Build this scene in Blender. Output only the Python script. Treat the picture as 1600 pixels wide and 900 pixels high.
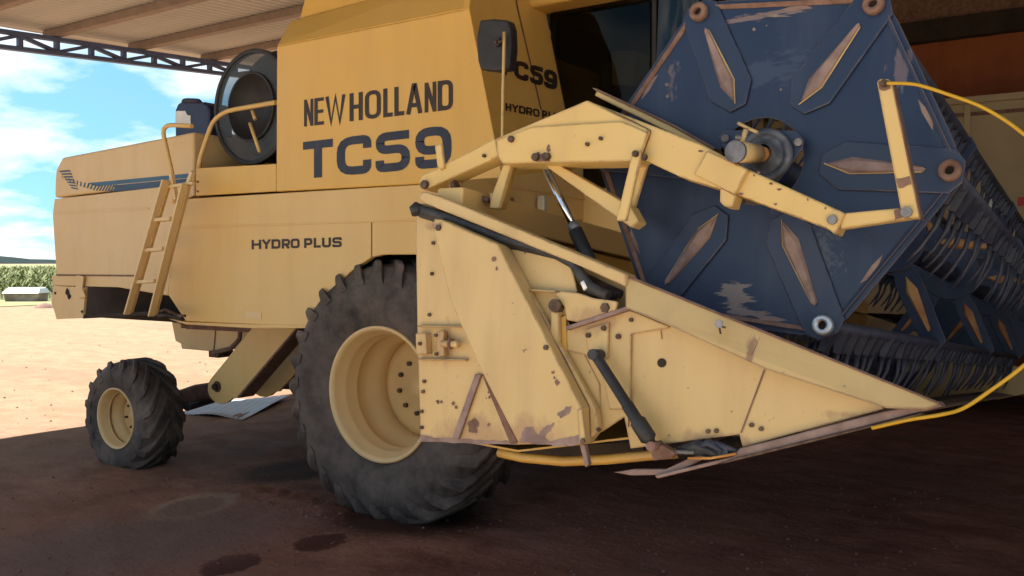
import bpy, bmesh, math, random
from mathutils import Vector, Matrix

random.seed(7)
R = math.radians
sc = bpy.context.scene
for o in list(bpy.data.objects):
    bpy.data.objects.remove(o)
COL = sc.collection

# ------------------------------------------------------------------ camera
F_PX, YAW, CAM_H = 1420.0, R(34.1), 1.63
PITCH = math.atan((450 - 408) / F_PX)
cam_d = bpy.data.cameras.new('camera')
cam = bpy.data.objects.new('camera', cam_d)
COL.objects.link(cam)
cam.location = (0, 0, CAM_H)
cam.rotation_euler = (R(90) - PITCH, 0, YAW)
cam_d.sensor_width = 36
cam_d.lens = F_PX / 1600 * 36
cam_d.clip_start = 0.05
cam_d.clip_end = 5000
sc.camera = cam

# ------------------------------------------------------------------ light
SUN_EL, SUN_AZ = 50.0, 268.0          # azimuth of the sun, degrees clockwise from +Y (270 = -X)
EXPOSURE = 2.10
SKY_STRENGTH = 0.052
sc.view_settings.view_transform = 'Standard'
sc.view_settings.look = 'None'
sc.view_settings.exposure = EXPOSURE
sc.view_settings.gamma = 1
sc.view_settings.use_curve_mapping = False
sun_d = bpy.data.lights.new('sun', 'SUN')
sun_d.energy = 4.6
sun_d.angle = R(0.5)
sun_d.color = (1.0, 0.95, 0.86)
sun = bpy.data.objects.new('sun', sun_d)
COL.objects.link(sun)
_el, _az = R(SUN_EL), R(SUN_AZ)
to_sun = Vector((math.sin(_az) * math.cos(_el), math.cos(_az) * math.cos(_el), math.sin(_el)))
sun.rotation_euler = to_sun.to_track_quat('Z', 'Y').to_euler()
sun.location = to_sun * 60

world = bpy.data.worlds.new('World')
sc.world = world
world.use_nodes = True
wt = world.node_tree
wt.nodes.clear()


def wn(t, **k):
    n = wt.nodes.new(t)
    for a, b in k.items():
        setattr(n, a, b)
    return n


wout = wn('ShaderNodeOutputWorld')
wbg = wn('ShaderNodeBackground')
wbg.inputs['Strength'].default_value = SKY_STRENGTH
sky = wn('ShaderNodeTexSky', sky_type='NISHITA')
sky.sun_disc = False
sky.sun_elevation = _el
sky.sun_rotation = _az
sky.air_density = 1.0
sky.dust_density = 0.1
sky.ozone_density = 1.6
tc = wn('ShaderNodeTexCoord')
sep = wn('ShaderNodeSeparateXYZ')
wt.links.new(tc.outputs['Generated'], sep.inputs[0])
zs = wn('ShaderNodeMath', operation='MULTIPLY_ADD')
zs.inputs[1].default_value = 0.8
zs.inputs[2].default_value = 0.22
wt.links.new(sep.outputs['Z'], zs.inputs[0])
scv = wn('ShaderNodeCombineXYZ')
wt.links.new(sep.outputs['X'], scv.inputs[0]); wt.links.new(sep.outputs['Y'], scv.inputs[1]); wt.links.new(zs.outputs[0], scv.inputs[2])
snv = wn('ShaderNodeVectorMath', operation='NORMALIZE')
wt.links.new(scv.outputs[0], snv.inputs[0])
wt.links.new(snv.outputs[0], sky.inputs[0])
zc = wn('ShaderNodeMath', operation='ADD')
zc.inputs[1].default_value = 0.22
wt.links.new(sep.outputs['Z'], zc.inputs[0])
zm = wn('ShaderNodeMath', operation='MAXIMUM')
zm.inputs[1].default_value = 0.05
wt.links.new(zc.outputs[0], zm.inputs[0])
dx = wn('ShaderNodeMath', operation='DIVIDE')
dy = wn('ShaderNodeMath', operation='DIVIDE')
wt.links.new(sep.outputs['X'], dx.inputs[0]); wt.links.new(zm.outputs[0], dx.inputs[1])
wt.links.new(sep.outputs['Y'], dy.inputs[0]); wt.links.new(zm.outputs[0], dy.inputs[1])
cmb = wn('ShaderNodeCombineXYZ')
wt.links.new(dx.outputs[0], cmb.inputs[0]); wt.links.new(dy.outputs[0], cmb.inputs[1])
CLOUD_OFF = (3.7, 1.2, 0.0)
mp = wn('ShaderNodeMapping')
mp.inputs['Location'].default_value = CLOUD_OFF
wt.links.new(cmb.outputs[0], mp.inputs['Vector'])
cn = wn('ShaderNodeTexNoise')
cn.inputs['Scale'].default_value = 2.1
cn.inputs['Detail'].default_value = 9
cn.inputs['Roughness'].default_value = 0.56
wt.links.new(mp.outputs[0], cn.inputs['Vector'])
cr = wn('ShaderNodeValToRGB')
cr.color_ramp.elements[0].position = 0.45
cr.color_ramp.elements[1].position = 0.65
wt.links.new(cn.outputs['Fac'], cr.inputs[0])
cmix = wn('ShaderNodeMixRGB')
cmix.inputs['Color2'].default_value = (6.6, 6.7, 6.9, 1)
wt.links.new(cr.outputs[0], cmix.inputs['Fac'])
hs = wn('ShaderNodeHueSaturation')
hs.inputs['Saturation'].default_value = 1.12
hs.inputs['Hue'].default_value = 0.472
hs.inputs['Value'].default_value = 0.82
wt.links.new(sky.outputs[0], hs.inputs['Color'])
wt.links.new(hs.outputs[0], cmix.inputs['Color1'])
wt.links.new(cmix.outputs[0], wbg.inputs['Color'])
wt.links.new(wbg.outputs[0], wout.inputs['Surface'])

sc.render.engine = 'CYCLES'
cy = sc.cycles
cy.use_denoising = True
cy.max_bounces = 9
cy.diffuse_bounces = 6
cy.glossy_bounces = 3
cy.transparent_max_bounces = 12
cy.sample_clamp_indirect = 8
cy.caustics_reflective = False
cy.caustics_refractive = False

# ------------------------------------------------------------------ pixel tracing (1600 x 900 photo) on planes at real distances
CAM = Vector((0, 0, CAM_H))
RM = cam.rotation_euler.to_matrix()


def ray(px, py):
    return RM @ Vector(((px - 800) / F_PX, (450 - py) / F_PX, -1.0))


def PY(px, py, Y):
    d = ray(px, py)
    return CAM + d * (Y / d.y)


def PX(px, py, X):
    d = ray(px, py)
    return CAM + d * (X / d.x)


def PZ(px, py, z):
    d = ray(px, py)
    return CAM + d * ((z - CAM_H) / d.z)


def PP(px, py, O, n):
    d = ray(px, py)
    return CAM + d * ((O - CAM).dot(n) / d.dot(n))


TILT = 0.10446
HY = Vector((0, math.cos(TILT), -math.sin(TILT)))
HZ = Vector((0, math.sin(TILT), math.cos(TILT)))
HX = Vector((1, 0, 0))
REEL_C = Vector((-0.940, 2.7412, 1.936))
REEL_R, REEL_PH = 0.54, -0.1153
H0 = REEL_C - HY * 0.30               # origin of the header's near side plane
YV = Vector((0, 1, 0))


def HP(px, py, yl=0.0):
    return PP(px, py, H0 + HY * yl, HY)


def hpts(px, yl=0.0):
    return [HP(x, y, yl) for x, y in px]


def ypts(px, Y):
    return [PY(x, y, Y) for x, y in px]


# ------------------------------------------------------------------ materials
def new_mat(name):
    m = bpy.data.materials.new(name)
    m.use_nodes = True
    nt = m.node_tree
    nt.nodes.clear()
    out = nt.nodes.new('ShaderNodeOutputMaterial')
    b = nt.nodes.new('ShaderNodeBsdfPrincipled')
    nt.links.new(b.outputs[0], out.inputs[0])
    return m, nt, b


def noise(nt, scale, detail=4, rough=0.55, stretch=None, off=0.0):
    tc = nt.nodes.new('ShaderNodeTexCoord')
    mp = nt.nodes.new('ShaderNodeMapping')
    mp.inputs['Location'].default_value = (off, off * 1.7, off * 0.6)
    if stretch:
        mp.inputs['Scale'].default_value = stretch
    nt.links.new(tc.outputs['Object'], mp.inputs[0])
    n = nt.nodes.new('ShaderNodeTexNoise')
    n.inputs['Scale'].default_value = scale
    n.inputs['Detail'].default_value = detail
    n.inputs['Roughness'].default_value = rough
    nt.links.new(mp.outputs[0], n.inputs['Vector'])
    return n.outputs['Fac']


def ramp(nt, src, a, b, inv=False):
    r = nt.nodes.new('ShaderNodeValToRGB')
    r.color_ramp.elements[0].position = a
    r.color_ramp.elements[1].position = b
    if inv:
        r.color_ramp.elements[0].color = (1, 1, 1, 1)
        r.color_ramp.elements[1].color = (0, 0, 0, 1)
    nt.links.new(src, r.inputs[0])
    return r.outputs[0]


def mixc(nt, fac, c1, c2):
    m = nt.nodes.new('ShaderNodeMixRGB')
    for i, v in (('Fac', fac), ('Color1', c1), ('Color2', c2)):
        if isinstance(v, (tuple, list)):
            m.inputs[i].default_value = (*v, 1)
        elif isinstance(v, (int, float)):
            m.inputs[i].default_value = v
        else:
            nt.links.new(v, m.inputs[i])
    return m.outputs[0]


def mth(nt, op, a, b=0.0):
    m = nt.nodes.new('ShaderNodeMath')
    m.operation = op
    for i, v in ((0, a), (1, b)):
        if isinstance(v, (int, float)):
            m.inputs[i].default_value = v
        else:
            nt.links.new(v, m.inputs[i])
    return m.outputs[0]


def bump(nt, b, h, strength=0.2, dist=0.01):
    n = nt.nodes.new('ShaderNodeBump')
    n.inputs['Strength'].default_value = strength
    n.inputs['Distance'].default_value = dist
    nt.links.new(h, n.inputs['Height'])
    nt.links.new(n.outputs[0], b.inputs['Normal'])


def paint(name, base, fade, rust=(0.09, 0.045, 0.03), chip=0.70, edge=0.0, dirt=(0.22, 0.13, 0.07), dirt_amt=0.35,
          rough=0.42, off=0.0, spots=()):
    m, nt, b = new_mat(name)
    c = mixc(nt, ramp(nt, noise(nt, 1.3, 5, 0.6, None, off), 0.35, 0.68), base, fade)
    streak = ramp(nt, noise(nt, 3.0, 5, 0.6, (2.2, 2.2, 0.35), off + 3), 0.48, 0.78)
    c = mixc(nt, mth(nt, 'MULTIPLY', streak, dirt_amt), c, dirt)
    speck = ramp(nt, noise(nt, 38, 3, 0.6, None, off + 9), 0.70, 0.76)
    c = mixc(nt, mth(nt, 'MULTIPLY', speck, 0.5), c, dirt)
    chips = mth(nt, 'MULTIPLY', ramp(nt, noise(nt, 17, 6, 0.62, None, off + 5), chip, chip + 0.015),
                ramp(nt, noise(nt, 2.1, 3, 0.5, None, off + 8), 0.47, 0.55))
    mask = chips
    if edge:
        bv = nt.nodes.new('ShaderNodeBevel')
        bv.samples = 4
        bv.inputs['Radius'].default_value = edge
        gm = nt.nodes.new('ShaderNodeNewGeometry')
        dp = nt.nodes.new('ShaderNodeVectorMath')
        dp.operation = 'DOT_PRODUCT'
        nt.links.new(bv.outputs[0], dp.inputs[0])
        nt.links.new(gm.outputs['Normal'], dp.inputs[1])
        e = mth(nt, 'SUBTRACT', 1.0, dp.outputs['Value'])
        e = mth(nt, 'MULTIPLY', e, 3.0)
        nz = noise(nt, 21, 6, 0.65, None, off + 15)
        e = mth(nt, 'ADD', e, nz)
        e = ramp(nt, e, 0.74, 0.80)
        mask = mth(nt, 'MAXIMUM', mask, e)
    c = mixc(nt, mask, c, rust)
    for (cen, rad, stretch, scale, col, thr) in spots:
        tcs = nt.nodes.new('ShaderNodeTexCoord')
        sv = nt.nodes.new('ShaderNodeVectorMath'); sv.operation = 'SUBTRACT'
        nt.links.new(tcs.outputs['Object'], sv.inputs[0]); sv.inputs[1].default_value = cen
        ml = nt.nodes.new('ShaderNodeVectorMath'); ml.operation = 'MULTIPLY'
        nt.links.new(sv.outputs[0], ml.inputs[0]); ml.inputs[1].default_value = (1 / rad[0], 0, 1 / rad[1])
        ln = nt.nodes.new('ShaderNodeVectorMath'); ln.operation = 'LENGTH'
        nt.links.new(ml.outputs[0], ln.inputs[0])
        fall = mth(nt, 'MULTIPLY', mth(nt, 'SUBTRACT', 1.0, ln.outputs['Value']), 0.45)
        nz = mth(nt, 'ADD', noise(nt, scale, 6, 0.65, stretch, off + 31), fall)
        soft = name == 'header_paint'
        sm_ = ramp(nt, nz, thr, thr + (0.20 if soft else 0.06))
        c = mixc(nt, mth(nt, 'MULTIPLY', sm_, 0.75 if soft else 0.85), c, col)
    nt.links.new(c, b.inputs['Base Color'])
    rr = mth(nt, 'ADD', mth(nt, 'MULTIPLY', noise(nt, 6, 4, 0.6, None, off + 2), 0.25), rough - 0.1)
    rr = mth(nt, 'MAXIMUM', rr, mth(nt, 'MULTIPLY', mask, 0.85))
    nt.links.new(rr, b.inputs['Roughness'])
    b.inputs['Specular IOR Level'].default_value = 0.45
    hh = mth(nt, 'ADD', noise(nt, 1.8, 2, 0.4, None, off + 4), mth(nt, 'MULTIPLY', mask, -0.02))
    bump(nt, b, hh, 0.4, 0.022)
    return m


def plain(name, c1, c2, scale=8, rough=0.6, metal=0.0, bmp=0.15, dist=0.004, spec=0.4):
    m, nt, b = new_mat(name)
    n = noise(nt, scale, 6, 0.6)
    nt.links.new(mixc(nt, ramp(nt, n, 0.35, 0.65), c1, c2), b.inputs['Base Color'])
    b.inputs['Roughness'].default_value = rough
    b.inputs['Metallic'].default_value = metal
    b.inputs['Specular IOR Level'].default_value = spec
    if bmp:
        bump(nt, b, n, bmp, dist)
    return m


M = {}
M['tank'] = paint('tank_paint', (0.67, 0.39, 0.085), (0.67, 0.41, 0.115), chip=0.75, dirt_amt=0.12)
M['body'] = paint('body_paint', (0.66, 0.42, 0.145), (0.68, 0.46, 0.19), chip=0.74, dirt_amt=0.10, off=2)
M['rear'] = paint('rear_paint', (0.64, 0.435, 0.195), (0.68, 0.49, 0.26), chip=0.72, dirt_amt=0.14, off=5)  # yellow paled for lens haze, put into the paint colour
M['arm'] = paint('arm_paint', (0.59, 0.39, 0.135), (0.60, 0.42, 0.17), chip=0.69, edge=0.010, dirt_amt=0.2, rust=(0.13, 0.07, 0.05), off=17)
M['inner'] = paint('inner_paint', (0.50, 0.28, 0.05), (0.42, 0.24, 0.06), chip=0.66, dirt_amt=0.5, off=21)
M['blue'] = paint('blue_paint', (0.009, 0.021, 0.058), (0.021, 0.032, 0.066), rust=(0.16, 0.11, 0.11), chip=0.72, edge=0.006,
                  dirt=(0.05, 0.06, 0.10), dirt_amt=0.5, rough=0.38, off=4)
HVO = Vector((-3.8, 5.6, 0))


def on_plate(px, py):
    return tuple(PP(px, py, REEL_C, HY) - HVO)


def on_side(px, py):
    return tuple(HP(px, py, 0) - HVO)


STAIN, STAIN2 = (0.34, 0.20, 0.10), (0.20, 0.105, 0.065)
M['header'] = paint('header_paint', (0.50, 0.335, 0.135), (0.53, 0.375, 0.175), chip=0.67, edge=0.010, dirt_amt=0.30, rust=(0.16, 0.085, 0.06), off=11, spots=(
    (on_side(735, 675), (.17, .07), (1, 1, .5), 9, STAIN, .56), (on_side(850, 680), (.16, .09), (1, 1, .6), 9, STAIN, .58),
    (on_side(700, 690), (.16, .02), (1, 1, 1), 26, STAIN2, .60), (on_side(900, 690), (.10, .03), (1, 1, 1), 26, STAIN2, .62),
    (on_side(930, 500), (.10, .05), (1, 1, .5), 14, STAIN, .56), (on_side(1130, 690), (.20, .03), (1, 1, .7), 16, STAIN, .58),
    (on_side(1330, 650), (.16, .02), (1, 1, .7), 22, STAIN, .64), (on_side(1183, 540), (.022, .08), (1, 1, .5), 26, STAIN2, .66),
    (on_side(690, 540), (.10, .10), (1, 1, .4), 12, STAIN, .62), (on_side(690, 352), (.10, .03), (1, 1, 1), 22, STAIN2, .64)))
M['blueplate'] = paint('reel_plate_paint', (0.0065, 0.017, 0.054), (0.014, 0.026, 0.060), rust=(0.13, 0.085, 0.08), chip=0.70, edge=0.006,
                       dirt=(0.05, 0.06, 0.09), dirt_amt=0.6, rough=0.36, off=4, spots=(
    (on_plate(1147, 462), (.085, .055), (1, 1, 5), 14, (0.23, 0.175, 0.15), .67),
    (on_plate(1165, 488), (.12, .022), (1, 1, 6), 14, (0.21, 0.16, 0.145), .66),
    (on_plate(1190, 24), (.24, .03), (1, 1, 7), 9, (0.19, 0.13, 0.12), .74),
    (on_plate(1405, 105), (.09, .22), (3, 1, 1), 9, (0.12, 0.09, 0.105), .84),
    (on_plate(1050, 130), (.06, .12), (2, 1, 1.2), 14, (0.11, 0.085, 0.09), .80),
    (on_plate(1265, 400), (.16, .16), (3, 1, 3), 22, (0.05, 0.06, 0.09), .74),
    (on_plate(1200, 110), (.30, .16), (1, 1, 3), 20, (0.03, 0.045, 0.085), .80)))
M['rust'] = plain('rust', (0.13, 0.065, 0.045), (0.22, 0.13, 0.10), 22, 0.85, 0, 0.4)
M['rustpale'] = plain('worn_steel', (0.17, 0.105, 0.09), (0.28, 0.19, 0.165), 16, 0.6, 0.1, 0.3)
M['scuff'] = plain('scuffed_paint', (0.11, 0.085, 0.085), (0.24, 0.185, 0.16), 30, 0.7)
M['bolt'] = plain('bolt_steel', (0.06, 0.035, 0.025), (0.14, 0.09, 0.06), 40, 0.6, 0.5)
M['steel'] = plain('grey_steel', (0.13, 0.12, 0.12), (0.26, 0.25, 0.25), 25, 0.5, 0.5)
M['chrome'] = plain('chrome', (0.62, 0.66, 0.72), (0.70, 0.74, 0.80), 5, 0.12, 1.0, 0)
M['black'] = plain('black_plastic', (0.018, 0.016, 0.018), (0.030, 0.027, 0.028), 12, 0.55)
M['hose'] = plain('rubber_hose', (0.018, 0.018, 0.022), (0.04, 0.04, 0.045), 30, 0.6)
M['bearing'] = plain('worn_bearing', (0.055, 0.06, 0.075), (0.17, 0.17, 0.19), 22, 0.55, 0.4)
M['bounce'] = plain('bounce_slab_pale', (0.47, 0.39, 0.28), (0.55, 0.46, 0.34), 1.5, 0.9)
M['dark'] = plain('dark_inside', (0.018, 0.013, 0.010), (0.04, 0.028, 0.02), 5, 0.9)  # near-black: shade inside the machine put into the colour, plus plain dark parts
M['tine'] = plain('tine_plastic', (0.022, 0.026, 0.045), (0.045, 0.05, 0.075), 18, 0.5)
M['decal'] = plain('decal_navy', (0.018, 0.022, 0.040), (0.030, 0.034, 0.055), 9, 0.5, 0, 0)
M['decalbrown'] = plain('decal_brown', (0.030, 0.018, 0.014), (0.045, 0.026, 0.018), 9, 0.5, 0, 0)
M['stripe'] = plain('stripe_blue', (0.030, 0.095, 0.17), (0.04, 0.12, 0.20), 4, 0.5, 0, 0)
M['stripedark'] = plain('stripe_navy', (0.022, 0.055, 0.105), (0.032, 0.07, 0.125), 4, 0.5, 0, 0)
M['galv'] = plain('galvanised', (0.45, 0.47, 0.50), (0.60, 0.62, 0.65), 6, 0.4, 0.7)
M['sheet'] = plain('weathered_zinc', (0.32, 0.335, 0.35), (0.40, 0.41, 0.42), 3, 0.6, 0.2)
M['purlin'] = plain('purlin_steel', (0.20, 0.15, 0.125), (0.25, 0.19, 0.16), 5, 0.7)
M['truss'] = plain('truss_steel', (0.09, 0.125, 0.25), (0.11, 0.15, 0.28), 5, 0.6)  # bluish grey: lens veil painted into the steel colour
M['brownwall'] = plain('brown_sheet', (0.22, 0.055, 0.015), (0.28, 0.075, 0.020), 2.5, 0.7)
M['trailer'] = plain('trailer_paint', (0.38, 0.29, 0.16), (0.44, 0.34, 0.20), 2.5, 0.6)
M['white'] = plain('white_plastic', (0.72, 0.72, 0.72), (0.80, 0.80, 0.78), 6, 0.5)
M['can'] = plain('navy_plastic', (0.012, 0.02, 0.06), (0.02, 0.03, 0.08), 6, 0.4)
M['yellowhose'] = plain('yellow_hose', (0.46, 0.25, 0.008), (0.52, 0.30, 0.015), 12, 0.45)
M['orange'] = plain('orange_rust', (0.42, 0.16, 0.03), (0.5, 0.24, 0.07), 15, 0.7)
M['red'] = plain('red_tape', (0.5, 0.02, 0.02), (0.55, 0.03, 0.02), 5, 0.4)
M['wood'] = plain('worn_rust_plate', (0.30, 0.10, 0.04), (0.42, 0.24, 0.10), 8, 0.7)
M['seat'] = plain('seat_fabric', (0.05, 0.04, 0.035), (0.07, 0.06, 0.05), 12, 0.9)
M['beige'] = plain('beige_plastic', (0.22, 0.18, 0.11), (0.26, 0.21, 0.13), 12, 0.7)
M['lamp'] = plain('lamp_lens', (0.42, 0.38, 0.28), (0.5, 0.45, 0.33), 20, 0.3)


def tyre_mat():
    m, nt, b = new_mat('tyre_rubber')
    n = noise(nt, 3.5, 6, 0.65)
    n2 = noise(nt, 30, 4, 0.6)
    c = mixc(nt, ramp(nt, n, 0.38, 0.68), (0.032, 0.027, 0.026), (0.140, 0.112, 0.098))
    c = mixc(nt, mth(nt, 'MULTIPLY', ramp(nt, n2, 0.5, 0.75), 0.35), c, (0.15, 0.095, 0.07))
    c = mixc(nt, mth(nt, 'MULTIPLY', ramp(nt, noise(nt, 1.6, 5, 0.6, None, 12), 0.45, 0.7), 0.5), c, (0.135, 0.095, 0.08))
    nt.links.new(c, b.inputs['Base Color'])
    b.inputs['Roughness'].default_value = 0.78
    b.inputs['Specular IOR Level'].default_value = 0.3
    bump(nt, b, n2, 0.3, 0.006)
    return m


M['tyre'] = tyre_mat()


def glass_mat(ior):
    m, nt, b = new_mat('cab_glass')
    out = [n for n in nt.nodes if n.type == 'OUTPUT_MATERIAL'][0]
    tr = nt.nodes.new('ShaderNodeBsdfTransparent')
    tr.inputs[0].default_value = (0.50, 0.50, 0.44, 1)
    gl = nt.nodes.new('ShaderNodeBsdfGlossy')
    gl.inputs['Roughness'].default_value = 0.03
    fr = nt.nodes.new('ShaderNodeFresnel')
    fr.inputs[0].default_value = ior
    mx = nt.nodes.new('ShaderNodeMixShader')
    nt.links.new(fr.outputs[0], mx.inputs[0])
    nt.links.new(tr.outputs[0], mx.inputs[1])
    nt.links.new(gl.outputs[0], mx.inputs[2])
    nt.links.new(mx.outputs[0], out.inputs[0])
    return m


M['glass'] = glass_mat(1.22)
M['screen'] = glass_mat(1.55)


def mesh_mat():
    m, nt, b = new_mat('perforated_sheet')
    out = [n for n in nt.nodes if n.type == 'OUTPUT_MATERIAL'][0]
    tr = nt.nodes.new('ShaderNodeBsdfTransparent')
    b.inputs['Base Color'].default_value = (0.045, 0.055, 0.062, 1)
    b.inputs['Roughness'].default_value = 0.5
    mx = nt.nodes.new('ShaderNodeMixShader')
    mx.inputs[0].default_value = 0.70
    nt.links.new(tr.outputs[0], mx.inputs[1])
    nt.links.new(b.outputs[0], mx.inputs[2])
    nt.links.new(mx.outputs[0], out.inputs[0])
    return m


M['perf'] = mesh_mat()


def roof_mat():
    m, nt, b = new_mat('roof_sheet')
    n = noise(nt, 0.9, 5, 0.6, (0.4, 2.0, 1))
    c = mixc(nt, ramp(nt, n, 0.3, 0.7), (0.36, 0.345, 0.33), (0.46, 0.44, 0.42))
    nt.links.new(c, b.inputs['Base Color'])
    b.inputs['Roughness'].default_value = 0.55
    b.inputs['Metallic'].default_value = 0.0
    return m


M['roof'] = roof_mat()


FLOOR_PATCHES = ((455, 738, 78, 17, (0.030, 0.014, 0.011), .12), (302, 795, 60, 19, (0.270, 0.175, 0.130), .05), (302, 795, 44, 12, (0.165, 0.105, 0.082), .06),
          (500, 852, 40, 11, (0.070, 0.026, 0.018), .05), (362, 885, 42, 15, (0.060, 0.022, 0.016), .05), (640, 815, 130, 26, (0.045, 0.019, 0.014), .16),
          (215, 850, 210, 40, (0.135, 0.085, 0.075), .22))  # earth stains and prints, then two broad soft patches, dark and greyish


def ground_mat():
    m, nt, b = new_mat('red_earth')
    tc = nt.nodes.new('ShaderNodeTexCoord')
    sp = nt.nodes.new('ShaderNodeSeparateXYZ')
    nt.links.new(tc.outputs['Object'], sp.inputs[0])
    big = noise(nt, 0.55, 6, 0.6)
    mid = noise(nt, 2.6, 7, 0.62, (1, 1.6, 1), 4)
    fine = noise(nt, 26, 6, 0.7, None, 2)
    tiny = noise(nt, 120, 3, 0.6, None, 6)
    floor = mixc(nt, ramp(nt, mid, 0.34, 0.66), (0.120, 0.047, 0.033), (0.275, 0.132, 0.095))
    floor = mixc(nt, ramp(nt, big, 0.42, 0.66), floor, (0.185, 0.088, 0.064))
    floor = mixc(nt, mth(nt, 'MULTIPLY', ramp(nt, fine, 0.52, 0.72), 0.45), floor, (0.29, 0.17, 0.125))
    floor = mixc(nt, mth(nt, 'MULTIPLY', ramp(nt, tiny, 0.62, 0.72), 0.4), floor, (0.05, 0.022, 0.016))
    for (sx, sy, ex, ey, col, hard) in FLOOR_PATCHES:
        c_ = PZ(sx, sy, 0); ax_ = PZ(sx + ex, sy, 0) - c_; ay_ = PZ(sx, sy - ey, 0) - c_
        ux = mth(nt, 'ADD', mth(nt, 'MULTIPLY', mth(nt, 'SUBTRACT', sp.outputs['X'], c_.x), ax_.x / ax_.length_squared), mth(nt, 'MULTIPLY', mth(nt, 'SUBTRACT', sp.outputs['Y'], c_.y), ax_.y / ax_.length_squared))
        uy = mth(nt, 'ADD', mth(nt, 'MULTIPLY', mth(nt, 'SUBTRACT', sp.outputs['X'], c_.x), ay_.x / ay_.length_squared), mth(nt, 'MULTIPLY', mth(nt, 'SUBTRACT', sp.outputs['Y'], c_.y), ay_.y / ay_.length_squared))
        rr = mth(nt, 'SQRT', mth(nt, 'ADD', mth(nt, 'MULTIPLY', ux, ux), mth(nt, 'MULTIPLY', uy, uy)))
        rr = mth(nt, 'ADD', mth(nt, 'MULTIPLY', rr, 0.5), mth(nt, 'MULTIPLY', mth(nt, 'SUBTRACT', fine, 0.5), 0.35))
        floor = mixc(nt, ramp(nt, rr, 0.5 - hard, 0.5 + hard, True), floor, col)
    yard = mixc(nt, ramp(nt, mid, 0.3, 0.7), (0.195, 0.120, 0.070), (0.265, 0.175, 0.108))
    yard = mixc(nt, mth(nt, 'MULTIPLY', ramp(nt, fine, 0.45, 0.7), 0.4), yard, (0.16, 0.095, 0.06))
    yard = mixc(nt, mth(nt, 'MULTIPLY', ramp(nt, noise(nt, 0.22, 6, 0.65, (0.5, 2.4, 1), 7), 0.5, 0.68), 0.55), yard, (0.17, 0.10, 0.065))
    # darker earth under the roof, paler outward: soil tone with roof shade blended in
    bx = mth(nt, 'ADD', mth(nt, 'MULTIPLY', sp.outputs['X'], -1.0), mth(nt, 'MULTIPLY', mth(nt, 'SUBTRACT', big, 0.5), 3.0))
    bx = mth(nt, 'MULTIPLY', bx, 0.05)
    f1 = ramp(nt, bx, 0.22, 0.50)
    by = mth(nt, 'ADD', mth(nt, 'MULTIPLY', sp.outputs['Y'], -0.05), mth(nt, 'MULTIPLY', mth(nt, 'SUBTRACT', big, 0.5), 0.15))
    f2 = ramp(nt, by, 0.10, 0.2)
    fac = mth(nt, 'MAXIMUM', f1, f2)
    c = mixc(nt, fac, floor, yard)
    nt.links.new(c, b.inputs['Base Color'])
    b.inputs['Roughness'].default_value = 0.95
    b.inputs['Specular IOR Level'].default_value = 0.15
    h = mth(nt, 'ADD', mth(nt, 'MULTIPLY', mid, 1.0), mth(nt, 'MULTIPLY', fine, 0.35))
    bump(nt, b, h, 0.7, 0.05)
    return m


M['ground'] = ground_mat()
M['oil'] = plain('oil_soaked_earth', (0.022, 0.012, 0.010), (0.045, 0.022, 0.016), 9, 0.75)
M['dust'] = plain('grey_dust', (0.12, 0.095, 0.080), (0.15, 0.115, 0.092), 14, 0.95)
M['print'] = plain('trodden_earth', (0.050, 0.020, 0.015), (0.070, 0.030, 0.021), 14, 0.95)
M['clod'] = plain('earth_clod', (0.12, 0.06, 0.045), (0.21, 0.12, 0.09), 14, 0.95)
M['hill'] = plain('far_forest', (0.018, 0.028, 0.030), (0.028, 0.040, 0.040), 0.06, 1.0, 0, 0, 0.004, 0.0)
M['corn'] = plain('corn_leaf', (0.11, 0.14, 0.05), (0.22, 0.23, 0.105), 0.8, 0.8, 0, 0, 0.004, 0.1)
M['fieldg'] = plain('field_soil', (0.10, 0.12, 0.04), (0.16, 0.16, 0.06), 0.4, 0.95, 0, 0)
M['dirty'] = plain('dirty_white', (0.20, 0.14, 0.11), (0.42, 0.33, 0.27), 3, 0.8)


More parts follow.
